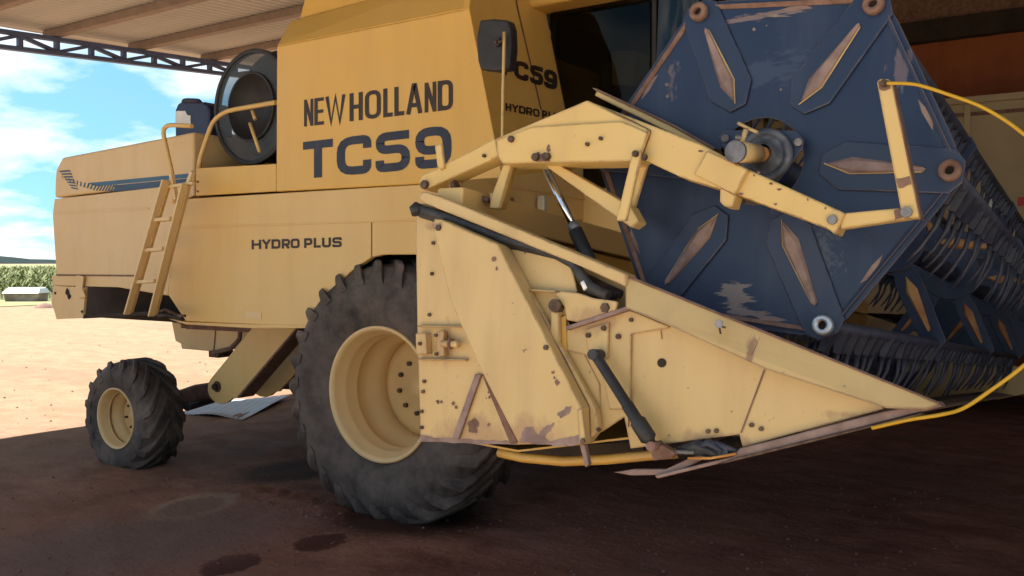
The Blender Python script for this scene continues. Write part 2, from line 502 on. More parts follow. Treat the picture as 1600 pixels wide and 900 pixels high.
# ------------------------------------------------------------------ mesh builder
class MB:
    def __init__(self):
        self.v, self.f, self.m, self.s, self.mats = [], [], [], [], []

    def mi(self, mat):
        if mat not in self.mats:
            self.mats.append(mat)
        return self.mats.index(mat)

    def face(self, idx, mat, smooth=False):
        self.f.append(tuple(idx)); self.m.append(self.mi(mat)); self.s.append(smooth)

    def prism(self, pts, vec, mat, mat_side=None):
        n, b = len(pts), len(self.v)
        vec = Vector(vec)
        self.v += [Vector(p) for p in pts] + [Vector(p) + vec for p in pts]
        self.face(range(b, b + n), mat)
        self.face(range(b + 2 * n - 1, b + n - 1, -1), mat)
        for i in range(n):
            j = (i + 1) % n
            self.face((b + i, b + j, b + n + j, b + n + i), mat_side or mat)
        return self

    def loft(self, A, B, mat):
        n, b = len(A), len(self.v)
        self.v += [Vector(p) for p in A] + [Vector(p) for p in B]
        self.face(range(b, b + n), mat)
        self.face(range(b + 2 * n - 1, b + n - 1, -1), mat)
        for i in range(n):
            j = (i + 1) % n
            self.face((b + i, b + j, b + n + j, b + n + i), mat)
        return self

    def flat(self, pts, mat):
        b = len(self.v)
        self.v += [Vector(p) for p in pts]
        self.face(range(b, b + len(pts)), mat)
        return self

    def tube(self, pts, r, mat, n=10, smooth=True, cap=True):
        pts = [Vector(p) for p in pts]
        rs = r if isinstance(r, (list, tuple)) else [r] * len(pts)
        b = len(self.v)
        up = None
        for i, p in enumerate(pts):
            t = (pts[min(i + 1, len(pts) - 1)] - pts[max(i - 1, 0)]).normalized()
            if up is None:
                up = Vector((0, 0, 1)) if abs(t.z) < 0.9 else Vector((1, 0, 0))
            x = up.cross(t)
            if x.length < 1e-5:
                x = Vector((1, 0.3, 0)).cross(t)
            x.normalize()
            y = t.cross(x)
            up = y
            for k in range(n):
                a = 2 * math.pi * k / n
                self.v.append(p + (x * math.cos(a) + y * math.sin(a)) * rs[i])
        for i in range(len(pts) - 1):
            for k in range(n):
                l = (k + 1) % n
                self.face((b + i * n + k, b + i * n + l, b + (i + 1) * n + l, b + (i + 1) * n + k), mat, smooth)
        if cap:
            self.face(range(b + n - 1, b - 1, -1), mat)
            e = b + (len(pts) - 1) * n
            self.face(range(e, e + n), mat)
        return self

    def bar(self, p0, p1, w, h, up, mat):
        p0, p1 = Vector(p0), Vector(p1)
        t = (p1 - p0).normalized()
        x = Vector(up).cross(t).normalized()
        y = t.cross(x)
        c = [x * sx * w / 2 + y * sy * h / 2 for sx, sy in ((-1, -1), (1, -1), (1, 1), (-1, 1))]
        return self.loft([p0 + q for q in c], [p1 + q for q in c], mat)

    def box(self, lo, hi, mat):
        x0, y0, z0 = lo; x1, y1, z1 = hi
        return self.prism([(x0, y0, z0), (x1, y0, z0), (x1, y0, z1), (x0, y0, z1)], (0, y1 - y0, 0), mat)

    def lathe(self, c, ax, prof, mat, n=32, smooth=True, close=False, e1=None):
        """prof: (radius, offset along ax)"""
        c, ax = Vector(c), Vector(ax).normalized()
        e1 = Vector(e1) if e1 else (Vector((1, 0, 0)) if abs(ax.x) < 0.9 else Vector((0, 0, 1)))
        e1 = (e1 - ax * e1.dot(ax)).normalized()
        e2 = ax.cross(e1)
        b = len(self.v)
        for r, o in prof:
            for k in range(n):
                a = 2 * math.pi * k / n
                self.v.append(c + ax * o + (e1 * math.cos(a) + e2 * math.sin(a)) * r)
        L = len(prof)
        for i in range(L if close else L - 1):
            i2 = (i + 1) % L
            for k in range(n):
                l = (k + 1) % n
                self.face((b + i * n + k, b + i * n + l, b + i2 * n + l, b + i2 * n + k), mat, smooth)
        return self

    def disc(self, c, ax, r, th, mat, n=24):
        c, ax = Vector(c), Vector(ax).normalized()
        return self.tube([c, c + ax * th], r, mat, n, smooth=False)

    def build(self, name, parent=None, bev=0.0, root=None, recalc=True, seg=2):
        me = bpy.data.meshes.new(name)
        off = root.location if root is not None else Vector((0, 0, 0))
        me.from_pydata([tuple(v - off) for v in self.v], [], self.f)
        for mt in self.mats:
            me.materials.append(M[mt])
        me.polygons.foreach_set('material_index', self.m)
        me.polygons.foreach_set('use_smooth', self.s)
        if recalc:
            bm = bmesh.new(); bm.from_mesh(me)
            bmesh.ops.recalc_face_normals(bm, faces=bm.faces)
            bm.to_mesh(me); bm.free()
        me.update()
        o = bpy.data.objects.new(name, me)
        COL.objects.link(o)
        if parent is not None:
            o.parent = parent
        if bev:
            md = o.modifiers.new('bevel', 'BEVEL')
            md.width = bev; md.segments = seg; md.limit_method = 'ANGLE'; md.angle_limit = R(35)
        return o


def thing(name, label, cat, loc, group=None):
    o = bpy.data.objects.new(name, None)
    COL.objects.link(o)
    o.location = loc
    o.empty_display_size = 0.2
    o['label'] = label; o['category'] = cat
    if group:
        o['group'] = group
    return o


def tag(o, label, cat, group=None):
    o['label'] = label; o['category'] = cat
    if group:
        o['group'] = group
    return o


def structure(o):
    o['kind'] = 'structure'
    return o


def rough_poly(px, amp=2.0, n=4, seed=1):
    rnd = random.Random(seed)
    out = []
    for i, (x, y) in enumerate(px):
        x2, y2 = px[(i + 1) % len(px)]
        for k in range(n):
            t = k / n
            a = 0 if k == 0 else amp
            out.append((x + (x2 - x) * t + rnd.uniform(-a, a), y + (y2 - y) * t + rnd.uniform(-a, a)))
    return out


# ------------------------------------------------------------------ GROUND AND FAR LAND
g = MB()
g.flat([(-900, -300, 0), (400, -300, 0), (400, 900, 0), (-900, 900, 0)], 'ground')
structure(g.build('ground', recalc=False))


g = MB()
g.flat([(-7.5, -26, .006), (16, -26, .006), (16, 0.9, .006), (-7.5, 0.9, .006)], 'bounce')
structure(g.build('bounce_slab', recalc=False))  # unseen pale slab added behind the camera to bounce light onto the machine

# trodden shed floor: a finely uneven skin over the ground, with the print of the big tyre beside it
from mathutils import noise as mnoise
g = MB()
gx0, gx1, gy0, gy1, st = -8.6, 1.6, 1.9, 7.6, 0.045
na, nb_ = int((gx1 - gx0) / st), int((gy1 - gy0) / st)
trk = [PZ(400, 772, 0), PZ(560, 812, 0)]
td = (trk[1] - trk[0]); tl = td.length; td.normalize(); tn = Vector((-td.y, td.x, 0))
for i in range(na + 1):
    for j in range(nb_ + 1):
        x, y = gx0 + st * i, gy0 + st * j
        h = 0.016 * mnoise.fractal(Vector((x * 1.1, y * 1.1, 0)), 1.0, 2.0, 3) + 0.009 * mnoise.noise(Vector((x * 5, y * 5, 3))) + 0.006 * mnoise.noise(Vector((x * 14, y * 14, 5)))
        q = Vector((x, y, 0)) - trk[0]
        u, w = q.dot(td), q.dot(tn)
        if -0.1 < u < tl and abs(w) < .16:
            h += 0.030 * math.sin((u + abs(w) * .6) * 2 * math.pi / .17) * max(0, 1 - (abs(w) / .16) ** 4)
        e = min(1, min(i, na - i) / 12, min(j, nb_ - j) / 12)
        g.v.append(Vector((x, y, 0.003 + max(0.0, (h + .012)) * e)))
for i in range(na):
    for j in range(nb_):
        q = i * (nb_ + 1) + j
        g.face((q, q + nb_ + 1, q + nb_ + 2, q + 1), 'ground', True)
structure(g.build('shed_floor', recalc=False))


def ell(cx, cy, rx, ry, n=14):
    return [(cx + rx * math.cos(2 * math.pi * k / n), cy + ry * math.sin(2 * math.pi * k / n)) for k in range(n)]


# clods pressed up by the tyre
cl = MB()
rnd = random.Random(4)
for i in range(420):
    if i < 34:
        px, py = 395 + (i % 17) * 9 + rnd.uniform(-6, 6), 772 + (i % 17) * 2.0 + (12 if i >= 17 else 0) + rnd.uniform(-4, 4)
        s = rnd.uniform(0.010, 0.024)
    else:
        px, py = (rnd.uniform(0, 1500), rnd.uniform(745, 899)) if i < 330 else (rnd.uniform(0, 460), rnd.uniform(500, 690))
        s = rnd.uniform(0.003, 0.011) * (1.8 if i >= 330 else 1)
    p = PZ(px, py, 0.020 if i < 330 else 0)
    cl.lathe(p + Vector((0, 0, -s * 0.3)), (0, 0, 1), [(s * rnd.uniform(.8, 1.3), 0), (s * rnd.uniform(.7, 1.1), s * .5), (s * .4, s), (0.0005, s * 1.1)], 'clod', 6, False)
o = cl.build('earth_clods', recalc=False)
o['kind'] = 'stuff'; o['label'] = 'small clods and crumbs of red earth scattered over the floor and yard'; o['category'] = 'earth'

# hills on the horizon
hb = MB()
N = 70
rnd = random.Random(3)
prev = None
for i in range(N + 1):
    a = R(-82 + 56 * i / N)                      # azimuth from +Y
    d0, d1 = 620.0, 900.0
    top = 1.1 + 0.9 * math.sin(i * 0.35 + 0.5) + 0.7 * math.sin(i * 0.9) + rnd.uniform(-0.3, 0.3) + 1.0
    cur = len(hb.v)
    hb.v += [Vector((math.sin(a) * d0, math.cos(a) * d0, -0.5)), Vector((math.sin(a) * (d0 + 20), math.cos(a) * (d0 + 20), top * 0.6)),
             Vector((math.sin(a) * d1, math.cos(a) * d1, top * 1.5 + 1.0)), Vector((math.sin(a) * (d1 + 60), math.cos(a) * (d1 + 60), -0.5))]
    if i:
        for k in range(3):
            hb.face((prev + k, cur + k, cur + k + 1, prev + k + 1), 'hill', True)
    prev = cur
structure(hb.build('hills'))

# field of crop
fb = MB()
fb.flat([(-160, 4, 0.02), (-33.0, 15, 0.02), (-36, 60, 0.02), (-110, 160, 0.02), (-420, 330, 0.02), (-520, 60, 0.02)], 'fieldg')
structure(fb.build('field', recalc=False))
cb = MB()
rnd = random.Random(8)


def leafy(p, h):
    cb.v += [p, p + Vector((0.02, 0.02, 0)), p + Vector((0.01, 0, h))]
    b = len(cb.v)
    cb.face((b - 3, b - 2, b - 1), 'corn')
    for k in range(7):
        z = h * (0.2 + 0.11 * k)
        a = rnd.uniform(0, 6.28)
        d = Vector((math.cos(a), math.sin(a), 0))
        s = Vector((-d.y, d.x, 0)) * 0.05
        L = rnd.uniform(0.3, 0.5)
        q0 = p + Vector((0, 0, z)); q1 = q0 + d * L * 0.55 + Vector((0, 0, 0.22)); q2 = q0 + d * L + Vector((0, 0, 0.05))
        b = len(cb.v)
        cb.v += [q0 - s * .6, q0 + s * .6, q1 + s, q1 - s, q2]
        cb.face((b, b + 1, b + 2, b + 3), 'corn'); cb.face((b + 3, b + 2, b + 4), 'corn')


for row in range(46):
    dd = 38.5 + row * 0.85 + row * row * 0.012
    step = 0.30 + row * 0.012
    lat0, lat1 = -0.80, -0.34
    t = lat0
    while t < lat1:
        d = RM @ Vector((t, 0, -1)); d.z = 0
        p = Vector((0, 0, 0)) + d * dd + Vector((rnd.uniform(-.1, .1), rnd.uniform(-.1, .1), 0))
        leafy(p, rnd.uniform(0.7, 1.2))
        t += step / dd
o = cb.build('crop_field', recalc=False)
o['kind'] = 'stuff'; o['label'] = 'green standing crop covering the field beyond the yard'; o['category'] = 'crop'

# low white tank at the field's edge
wl = PZ(38, 471, 0)
wt_ = thing('water_trough', 'low white-topped trough with dirty sides at the edge of the field', 'trough', wl)
d = RM @ Vector((1, 0, 0)); d.z = 0; d.normalize()
dn = Vector((-d.y, d.x, 0))
b = MB()
b.loft([wl + d * x + dn * y + Vector((0, 0, .0)) for x, y in ((-.62, -.3), (.70, -.3), (.70, .5), (-.62, .5))],
       [wl + d * x + dn * y + Vector((0, 0, .33)) for x, y in ((-.66, -.34), (.74, -.34), (.74, .54), (-.66, .54))], 'dirty')
b.build('body', wt_, 0.03, wt_)
b = MB()
b.loft([wl + d * x + dn * y + Vector((0, 0, .335)) for x, y in ((-.72, -.40), (.80, -.40), (.80, .6), (-.72, .6))],
       [wl + d * x + dn * y + Vector((0, 0, .56)) for x, y in ((-.60, -.1), (.68, -.1), (.68, .4), (-.60, .4))], 'white')
b.build('lid', wt_, 0.03, wt_)

# power line
b = MB()
p0, p1 = PY(-300, 268, 40), PY(330, 258, 60)
b.tube([p0.lerp(p1, t) - Vector((0, 0, 0.6 * 4 * t * (1 - t))) for t in [i / 14 for i in range(15)]], 0.012, 'truss', 6)
tag(b.build('power_line'), 'thin dark overhead wire crossing the sky left of the harvester', 'cable')
# earth mound
b = MB()
mc = PY(72, 479, 10.5)
mc = PZ(70, 481, 0)
b.lathe(mc, (0, 0, 1), [(0.42, -0.02), (0.32, 0.06), (0.18, 0.13), (0.05, 0.17), (0.001, 0.175)], 'clod', 14)
structure(b.build('earth_mound'))

# ------------------------------------------------------------------ SHED
shed = thing('open_shed', 'open-sided farm shed with corrugated roof on steel purlins and trusses', 'shed', (0, 12.6, 0))
TX = -12.0
pa, pb_ = PX(0, 73, TX), PX(370, 118, TX)
SL = (pb_.z - pa.z) / (pb_.y - pa.y)
pc, pd = PX(0, 45, TX), PX(370, 100, TX)
SLT = (pd.z - pc.z) / (pd.y - pc.y)


def zb(y): return pa.z + SL * (y - pa.y)
def zt(y): return pc.z + SLT * (y - pc.y)


RY0, RY1 = 1.3, 12.8


def zroof(y): return zt(y) + 0.11


# corrugated sheet: ribs along Y
b = MB()
nx = 520
X0, X1 = -12.35, 5.2
ys = [RY0, 3.0, 6.0, 9.0, RY1]
for i in range(nx + 1):
    x = X0 + (X1 - X0) * i / nx
    w = (0, .018, .018, 0)[i % 4]
    for y in ys:
        b.v.append(Vector((x - (0.10 * (y - 6) if i < 3 else 0), y, zroof(y) + w)))
for i in range(nx):
    for k in range(len(ys) - 1):
        q = i * len(ys) + k
        b.face((q, q + 1, q + len(ys) + 1, q + len(ys)), 'roof')
ro = b.build('roof', shed, 0, shed, recalc=False)
md = ro.modifiers.new('solid', 'SOLIDIFY'); md.thickness = 0.004
# purlins along X, seen as darker bands
pur_y = []
for k in range(13):
    y = RY0 + 0.4 + k * 1.27
    pur_y.append(y)
    b = MB()
    zz = zroof(y) - 0.006
    b.box((X0 + .1, y - 0.055, zz - 0.10), (X1, y + 0.055, zz), 'purlin')
    b.build('purlin', shed, 0.004, shed)


def truss(x, name='truss'):
    t = MB()
    y0, y1 = RY0 + .05, RY1 - .1
    t.bar((x, y0, zb(y0)), (x, y1, zb(y1)), 0.10, 0.055, (0, 0, 1), 'truss')
    t.bar((x, y0, zt(y0) - .03), (x, y1, zt(y1) - .03), 0.10, 0.055, (0, 0, 1), 'truss')
    o = t.build(name, shed, 0.004, shed)
    n = int((y1 - y0) / 0.485)
    for i in range(n + 1):
        y = y0 + (y1 - y0) * i / n
        w = MB()
        w.bar((x, y, zb(y) + .024), (x, y, zt(y) - .054), 0.055, 0.075, (1, 0, 0), 'truss')
        w.build('post', o, 0, shed)
        if i < n:
            y2 = y0 + (y1 - y0) * (i + 1) / n
            w = MB()
            if i % 2:
                w.bar((x, y + .03, zb(y) + .03), (x, y2 - .03, zt(y2) - .06), 0.045, 0.062, (1, 0, 0), 'truss')
            else:
                w.bar((x, y + .03, zt(y) - .06), (x, y2 - .03, zb(y2) + .03), 0.045, 0.062, (1, 0, 0), 'truss')
            w.build('web', o, 0, shed)
    return o


truss(TX)
for x in (-5.6, 1.2):
    t = MB()
    t.bar((x, RY0, zb(RY0) + .1), (x, RY1, zb(RY1) + .1), 0.12, 0.2, (0, 0, 1), 'purlin')
    t.build('rafter', shed, 0.005, shed)
# columns and walls
for x in (TX, -5.6, 1.2, 5.0):
    for y in (RY0 + .15, RY1 - .25):
        c = MB()
        c.box((x - .09, y - .09, 0), (x + .09, y + .09, zb(y)), 'purlin')
        c.build('column', shed, 0.006, shed)
wv = MB()
YW = 12.45
nw = 150
for i in range(nw + 1):
    x = -9.0 + 14.2 * i / nw
    w = (0, 0.02, 0.02, 0)[i % 4]
    wv.v += [Vector((x, YW - w, 0.0)), Vector((x, YW - w, 4.36))]
for i in range(nw):
    wv.face((2 * i, 2 * i + 2, 2 * i + 3, 2 * i + 1), 'brownwall')
o = wv.build('wall', shed, 0, shed, recalc=False)
md = o.modifiers.new('solid', 'SOLIDIFY'); md.thickness = 0.01
wv = MB()
for i in range(nw + 1):
    x = -9.0 + 14.2 * i / nw
    w = (0, 0.03, 0.03, 0)[i % 4]
    wv.v += [Vector((x, YW + .1 - w, 4.5)), Vector((x, YW + .1 - w, zroof(YW)))]
for i in range(nw):
    wv.face((2 * i, 2 * i + 2, 2 * i + 3, 2 * i + 1), 'rust')
o = wv.build('gable_sheet', shed, 0, shed, recalc=False)
md = o.modifiers.new('solid', 'SOLIDIFY'); md.thickness = 0.01
wv = MB()
wv.box((-9.0, YW - .16, 4.36), (5.2, YW + .02, 4.62), 'dark')
wv.build('wall_beam', shed, 0.005, shed)


wv = MB()
wv.prism([(4.8, 4.0, 0), (4.8, 12.4, 0), (4.8, 12.4, zroof(12.4) - .13), (4.8, 4.0, zroof(4.0) - .13)], (0.06, 0, 0), 'brownwall')
wv.build('wall', shed, 0, shed)  # unseen end wall, part width, added to darken the far corner

# ------------------------------------------------------------------ TRAILER BEHIND
TRY = 10.6
tr = thing('grain_trailer', 'beige high-sided trailer parked behind the header under the brown wall', 'trailer', (-1.0, TRY, 0))
zt0 = PY(1540, 157, TRY).z
b = MB()
b.box((-5.6, TRY, 1.05), (3.6, TRY + 1.6, zt0), 'trailer')
b.build('body', tr, 0.01, tr)
b = MB(); b.box((-5.62, TRY - .05, zt0 - .02), (3.62, TRY - .002, zt0 + .05), 'trailer'); b.build('top_rail', tr, 0.006, tr)
zr = PY(1540, 174, TRY).z
b = MB(); b.box((-5.6, TRY - .03, zr - .035), (3.6, TRY - .002, zr), 'rust'); b.build('side_rail', tr, 0.004, tr)
for px in (1300, 1405, 1512, 1619):
    x = PY(px, 190, TRY).x
    b = MB(); b.box((x - .03, TRY - .04, 1.05), (x + .03, TRY - .0325, zt0 - .03), 'trailer'); b.build('side_post', tr, 0.004, tr)
zz = PY(1590, 315, TRY).z
for k in range(10):
    x = PY(1590, 315, TRY).x + 0.0 + (k - 5) * 0.3
    b = MB(); b.box((x, TRY - .008, zz - .045), (x + .15, TRY - .002, zz + .045), 'red' if k % 2 else 'white'); b.build('reflective_tape', tr, 0, tr)
b = MB(); b.box((-5.4, TRY + .3, 0.75), (3.4, TRY + 1.3, 1.04), 'dark'); b.build('chassis', tr, 0.01, tr)
for x in (-3.6, -2.3, 2.4):
    for y in (TRY + .02, TRY + 1.3):
        b = MB(); b.lathe((x, y, 0.5), (0, 1, 0), [(.22, .06), (.46, 0), (.5, .05), (.5, .25), (.46, .3), (.22, .24)], 'tyre', 24, True, True)
        b.lathe((x, y, 0.5), (0, 1, 0), [(.001, .1), (.24, .1), (.24, .2), (.001, .2)], 'trailer', 20, False)
        b.build('wheel', tr, 0, tr)

# ------------------------------------------------------------------ COMBINE HARVESTER
hv = thing('combine_harvester', 'yellow combine harvester with a blue hexagonal reel on its raised header', 'harvester', (-3.8, 5.6, 0))
YB = 4.25                                   # right-hand body side plane


def part(b, name, bev=0.004, parent=None, **k):
    return b.build(name, parent or hv, bev, hv, **k)


def each(b, name, parent):
    """one object for every flat patch in b"""
    for f, mi in zip(b.f, b.m):
        q = MB()
        q.flat([b.v[i] for i in f], b.mats[mi])
        part(q, name, 0, parent, recalc=False)


# ---- stroke lettering
def rnd_path(pts, r, closed=False, n=4):
    out = []
    P = [Vector((x, y)) for x, y in pts]
    L = len(P)
    for i in range(L):
        if not closed and i in (0, L - 1):
            out.append(P[i]); continue
        a, p, c = P[i - 1], P[i], P[(i + 1) % L]
        d1, d2 = (a - p), (c - p)
        rr = min(r, d1.length * .5, d2.length * .5)
        s, e = p + d1.normalized() * rr, p + d2.normalized() * rr
        for k in range(n + 1):
            t = k / n
            out.append(s * (1 - t) ** 2 + p * 2 * t * (1 - t) + e * t * t)
    return out


def glyph(ch, w, s, rad):
    """stroke paths in a w x 1 box; s is the stroke width"""
    h = s / 2
    l, r, t, b, m = h, w - h, 1 - h, h, 0.5
    O = lambda p, c=False: (rnd_path(p, rad, c), c)
    Sx = lambda p: ([Vector(q) for q in p], False)
    G = {
        'N': [Sx([(l, 0), (l, 1)]), Sx([(r, 0), (r, 1)]), Sx([(l, 1 - h * .6), (r, h * .6)])],
        'E': [Sx([(w, b), (l, b), (l, t), (w, t)]), Sx([(l, m), (w * .93, m)])],
        'W': [Sx([(h * .8, 1), (w * .28, h * .5), (w * .5, .95), (w * .72, h * .5), (w - h * .8, 1)])],
        'H': [Sx([(l, 0), (l, 1)]), Sx([(r, 0), (r, 1)]), Sx([(l, m), (r, m)])],
        'O': [O([(l, b), (l, t), (r, t), (r, b)], True)],
        'L': [Sx([(l, 1), (l, b), (w, b)])],
        'A': [Sx([(h * .8, 0), (w * .5 - h * .25, 1 - h * .4), (w * .5 + h * .25, 1 - h * .4), (w - h * .8, 0)]), Sx([(w * .22, .3), (w * .78, .3)])],
        'D': [O([(l, b), (l, t), (r, t), (r, b)], True), Sx([(l, 0), (l, 1)]), Sx([(l * .0, t), (w * .4, t)]), Sx([(0, b), (w * .4, b)])],
        'T': [Sx([(0, t), (w, t)]), Sx([(w * .5, t), (w * .5, 0)])],
        'C': [O([(r, .36), (r, b), (l, b), (l, t), (r, t), (r, .66)])],
        '5': [O([(w * .97, t), (l * 1.05, t), (l * 1.05, .56), (r, .56), (r, b), (l, b), (l, .30)])],
        '9': [O([(l, .36), (l, b)][::-1] and [(l, .30), (l, b), (r, b), (r, t), (l, t), (l, .44), (r, .44)])],
        'Y': [Sx([(h * .7, 1), (w * .5, .48), (w * .5, 0)]), Sx([(w - h * .7, 1), (w * .5, .48)])],
        'R': [Sx([(l, 0), (l, 1)]), O([(l, t), (r, t), (r, .42), (l, .42)]), Sx([(w * .5, .42), (r * 1.0, 0)])],
        'P': [Sx([(l, 0), (l, 1)]), O([(l, t), (r, t), (r, .4), (l, .4)])],
        'U': [O([(l, 1), (l, b), (r, b), (r, 1)])],
        'S': [O([(r, .7), (r, t), (l, t), (l, .5), (r, .5), (r, b), (l, b), (l, .3)])],
    }
    return G[ch]


def stroke_quads(path, closed, s):
    n = len(path)
    L, Rr = [], []
    for i in range(n):
        p = path[i]
        a = path[i - 1] if (i or closed) else None
        c = path[(i + 1) % n] if (i < n - 1 or closed) else None
        ds = []
        if a is not None and (p - a).length > 1e-6: ds.append((p - a).normalized())
        if c is not None and (c - p).length > 1e-6: ds.append((c - p).normalized())
        if not ds:
            ds = [Vector((1, 0))]
        t = sum(ds, Vector((0, 0)))
        t = t.normalized() if t.length > 1e-4 else ds[0]
        nn = Vector((-t.y, t.x))
        k = 1 / max(0.42, nn.dot(Vector((-ds[0].y, ds[0].x))))
        L.append(p + nn * s / 2 * k); Rr.append(p - nn * s / 2 * k)
    m = n if closed else n - 1
    return [(L[i], L[(i + 1) % n], Rr[(i + 1) % n], Rr[i]) for i in range(m)]


def lettering(b, items, top, base, fpt, mat, s, rad=0.25):
    """items: (char, px0, px1); top/base: px -> py; fpt maps a photo pixel to the panel"""
    lay = 0
    s0_ = s
    for it in items:
        ch, x0, x1 = it[:3]
        s = it[3] if len(it) > 3 else s0_
        xm = (x0 + x1) / 2
        hh = base(xm) - top(xm)
        w = (x1 - x0) / hh
        for gi, (path, closed) in enumerate(glyph(ch, w, s, rad)):
            for q in stroke_quads(path, closed, s):
                pts = []
                for v in q:
                    px = x0 + v.x * hh
                    pts.append(fpt(px, base(px) + (top(px) - base(px)) * v.y, gi))
                b.flat(pts, mat)


# ---- rear hood
REAR_IN = Vector((0, 2.7, 0))
b = MB()
up_px = [(97, 246), (302, 206), (302, 284), (85, 309), (85.5, 285), (87, 265)]
A = ypts(up_px, YB + .02)
Bk = [p + REAR_IN for p in A]
b.prism(A, REAR_IN, 'rear')
hood = part(b, 'rear_hood', 0.02, seg=3)
b = MB()
lo_px = [(85, 311), (303, 286), (303, 305), (283, 314), (272, 380), (262, 462), (185, 449), (83, 446), (80, 431), (88, 429), (82, 335)]
b.prism(ypts(lo_px, YB), Vector((0, 0.05, 0)), 'rear')
b.box((PY(88, 400, YB).x, YB + .06, PY(88, 440, YB).z), (PY(300, 400, YB).x, YB + 2.6, PY(85, 314, YB).z), 'rear')
rs = part(b, 'rear_side_panel', 0.006)
b = MB()
b.prism(ypts([(84, 331.5), (232, 324), (232, 327), (84, 334.5)], YB - .006), Vector((0, .004, 0)), 'rear')
part(b, 'pressed_rib', 0.001, rs)
b = MB()
b.prism(ypts([(88, 428.5), (210, 429.5), (210, 432), (88, 431)], YB - .007), Vector((0, .005, 0)), 'rust')
part(b, 'seam', 0, rs)
# blue stripe and the fan of strokes on the hood
b = MB()
ys_ = YB + .017
b.flat(ypts([(137, 286), (296, 271), (297, 277.5), (150, 291)], ys_), 'stripe')
b.flat(ypts([(178, 289.5), (297, 278.5), (297, 290), (180, 299)], ys_ - .0005), 'stripedark')
for k in range(17):
    t = k / 16
    x = 176 - 66 * t - 12 * t * t
    y = 299.5 - 4 * t - 30 * max(0, t - .35) ** 1.4
    lx, ly = -3.5 - 1 * t, 9 - 8.5 * t
    wdt = 2.4
    nx_, ny_ = (wdt, 0.0) if t < .6 else (1.6, 1.4)
    top_ = (x + (3 - 14 * max(0, t - .4)), y - 11 + 6 * t)
    b.flat(ypts([(x, y), (x + nx_, y + ny_), (top_[0] + nx_ + 2, top_[1] + ny_), (top_[0] + 2, top_[1])], ys_ - .0002 * (k % 2)), 'stripedark')
for k in range(7):
    x, y = 92 + k * 3.0, 267 + k * 4.2
    b.flat(ypts([(x, y), (x + 16 - k, y - 1.5 + k * .5), (x + 19 - k, y + 1.0 + k * .5), (x + 2, y + 2.2)], ys_ - .0008 - .0002 * (k % 2)), 'stripedark')
part(b, 'hood_stripe', 0, hood, recalc=False)
# rear end bracket and dark sheet painting the shade inside the straw opening
b = MB()
b.prism(ypts(rough_poly([(84, 446), (133, 449), (129, 497), (88, 499), (80, 473)], 0.5, 3, 5), YB - .01), Vector((0, .025, 0)), 'rear')
rb = part(b, 'rear_bracket', 0.004)
b = MB()
for (x, y, r) in ((105, 456, 3.4), (108, 463, 3), (126, 460, 2.4), (122, 452, 2.2), (128, 487, 1.8), (86, 458, 1.8)):
    b.flat([PY(x + r * math.cos(a) * rnd.uniform(.7, 1.2), y + 1.5 * r * math.sin(a) * rnd.uniform(.7, 1.2), YB - .0125) for a in [i * .7 for i in range(9)]], 'dark')
each(b, 'rust_hole', rb)
b = MB()
b.prism(ypts([(120, 430), (130, 432), (128, 450), (133, 464), (122, 466), (117, 452)], YB - .03), Vector((0, .015, 0)), 'rear')
part(b, 'latch', 0.003, rb)
b = MB()
q0, q1 = PY(124, 446, YB + .5), PY(270, 506, YB + .5)
b.box((q0.x, YB + .45, q1.z + .02), (q1.x + .25, YB + .5, q0.z + .12), 'dark')
part(b, 'straw_shade_sheet', 0.004)
b = MB()
b.prism(ypts([(129, 492), (235, 486), (270, 493), (285, 499), (240, 492), (129, 498)], YB), Vector((0, 2.2, 0)), 'dark')
part(b, 'hood_sill', 0.003)

# ---- side panel with model lettering
b = MB()
side_px = [(283, 311), (660, 288), (790, 281), (790, 345), (662, 398), (600, 398), (580, 402), (548, 424), (505, 468), (487, 503), (480, 511), (290, 502), (262, 460), (272, 380)]
b.prism(ypts(side_px, YB - .01), Vector((0, .05, 0)), 'body')
sp_ = part(b, 'side_panel', 0.008, seg=3)
b = MB()
b.prism(ypts([(285, 357), (660, 345), (660, 343), (285, 353.5)], YB - .016), Vector((0, .005, 0)), 'body')
part(b, 'pressed_rib', 0.002, sp_)
b = MB()
b.prism(ypts([(579.6, 347), (581, 347), (581, 401), (579.6, 402)], YB - .013), Vector((0, .002, 0)), 'rust')
part(b, 'panel_joint', 0, sp_)
b = MB()
b.prism(ypts([(262, 498), (290, 503), (394, 507), (482, 508), (478, 513), (392, 513), (290, 507)], YB - .02), Vector((0, .06, 0)), 'body')
part(b, 'lower_lip', 0.004, sp_)
b = MB()
b.flat(ypts([(383, 486), (408, 487), (408, 498), (383, 497)], YB - .013), 'rear')
part(b, 'data_plate', 0, sp_, recalc=False)
b = MB()
x = 393
wd = [('H', 393, 408), ('Y', 409, 423), ('D', 424, 438), ('R', 440, 453), ('O', 454, 468), ('P', 475, 488), ('L', 490, 501), ('U', 503, 517), ('S', 519, 534)]
for word in (wd[:5], wd[5:]):
  b = MB()
  lettering(b, word, lambda x: 375 - (x - 393) * .033, lambda x: 389.5 - (x - 393) * .024,
          lambda x, y, k: PY(x, y, YB - .0125 - .0004 * k), 'decalbrown', 0.245, 0.2)
  part(b, 'lettering', 0, sp_, recalc=False)

# ---- inner body behind the panels
b = MB()
zlow = PY(400, 505, YB).z
b.box((PY(300, 400, YB).x, YB + .75, zlow + .02), (-2.95, YB + 1.95, 2.0), 'dark')
b.box((PY(290, 300, YB).x, YB + .06, 1.74), (-3.05, YB + 2.6, 2.1), 'dark')
part(b, 'threshing_body', 0.01)

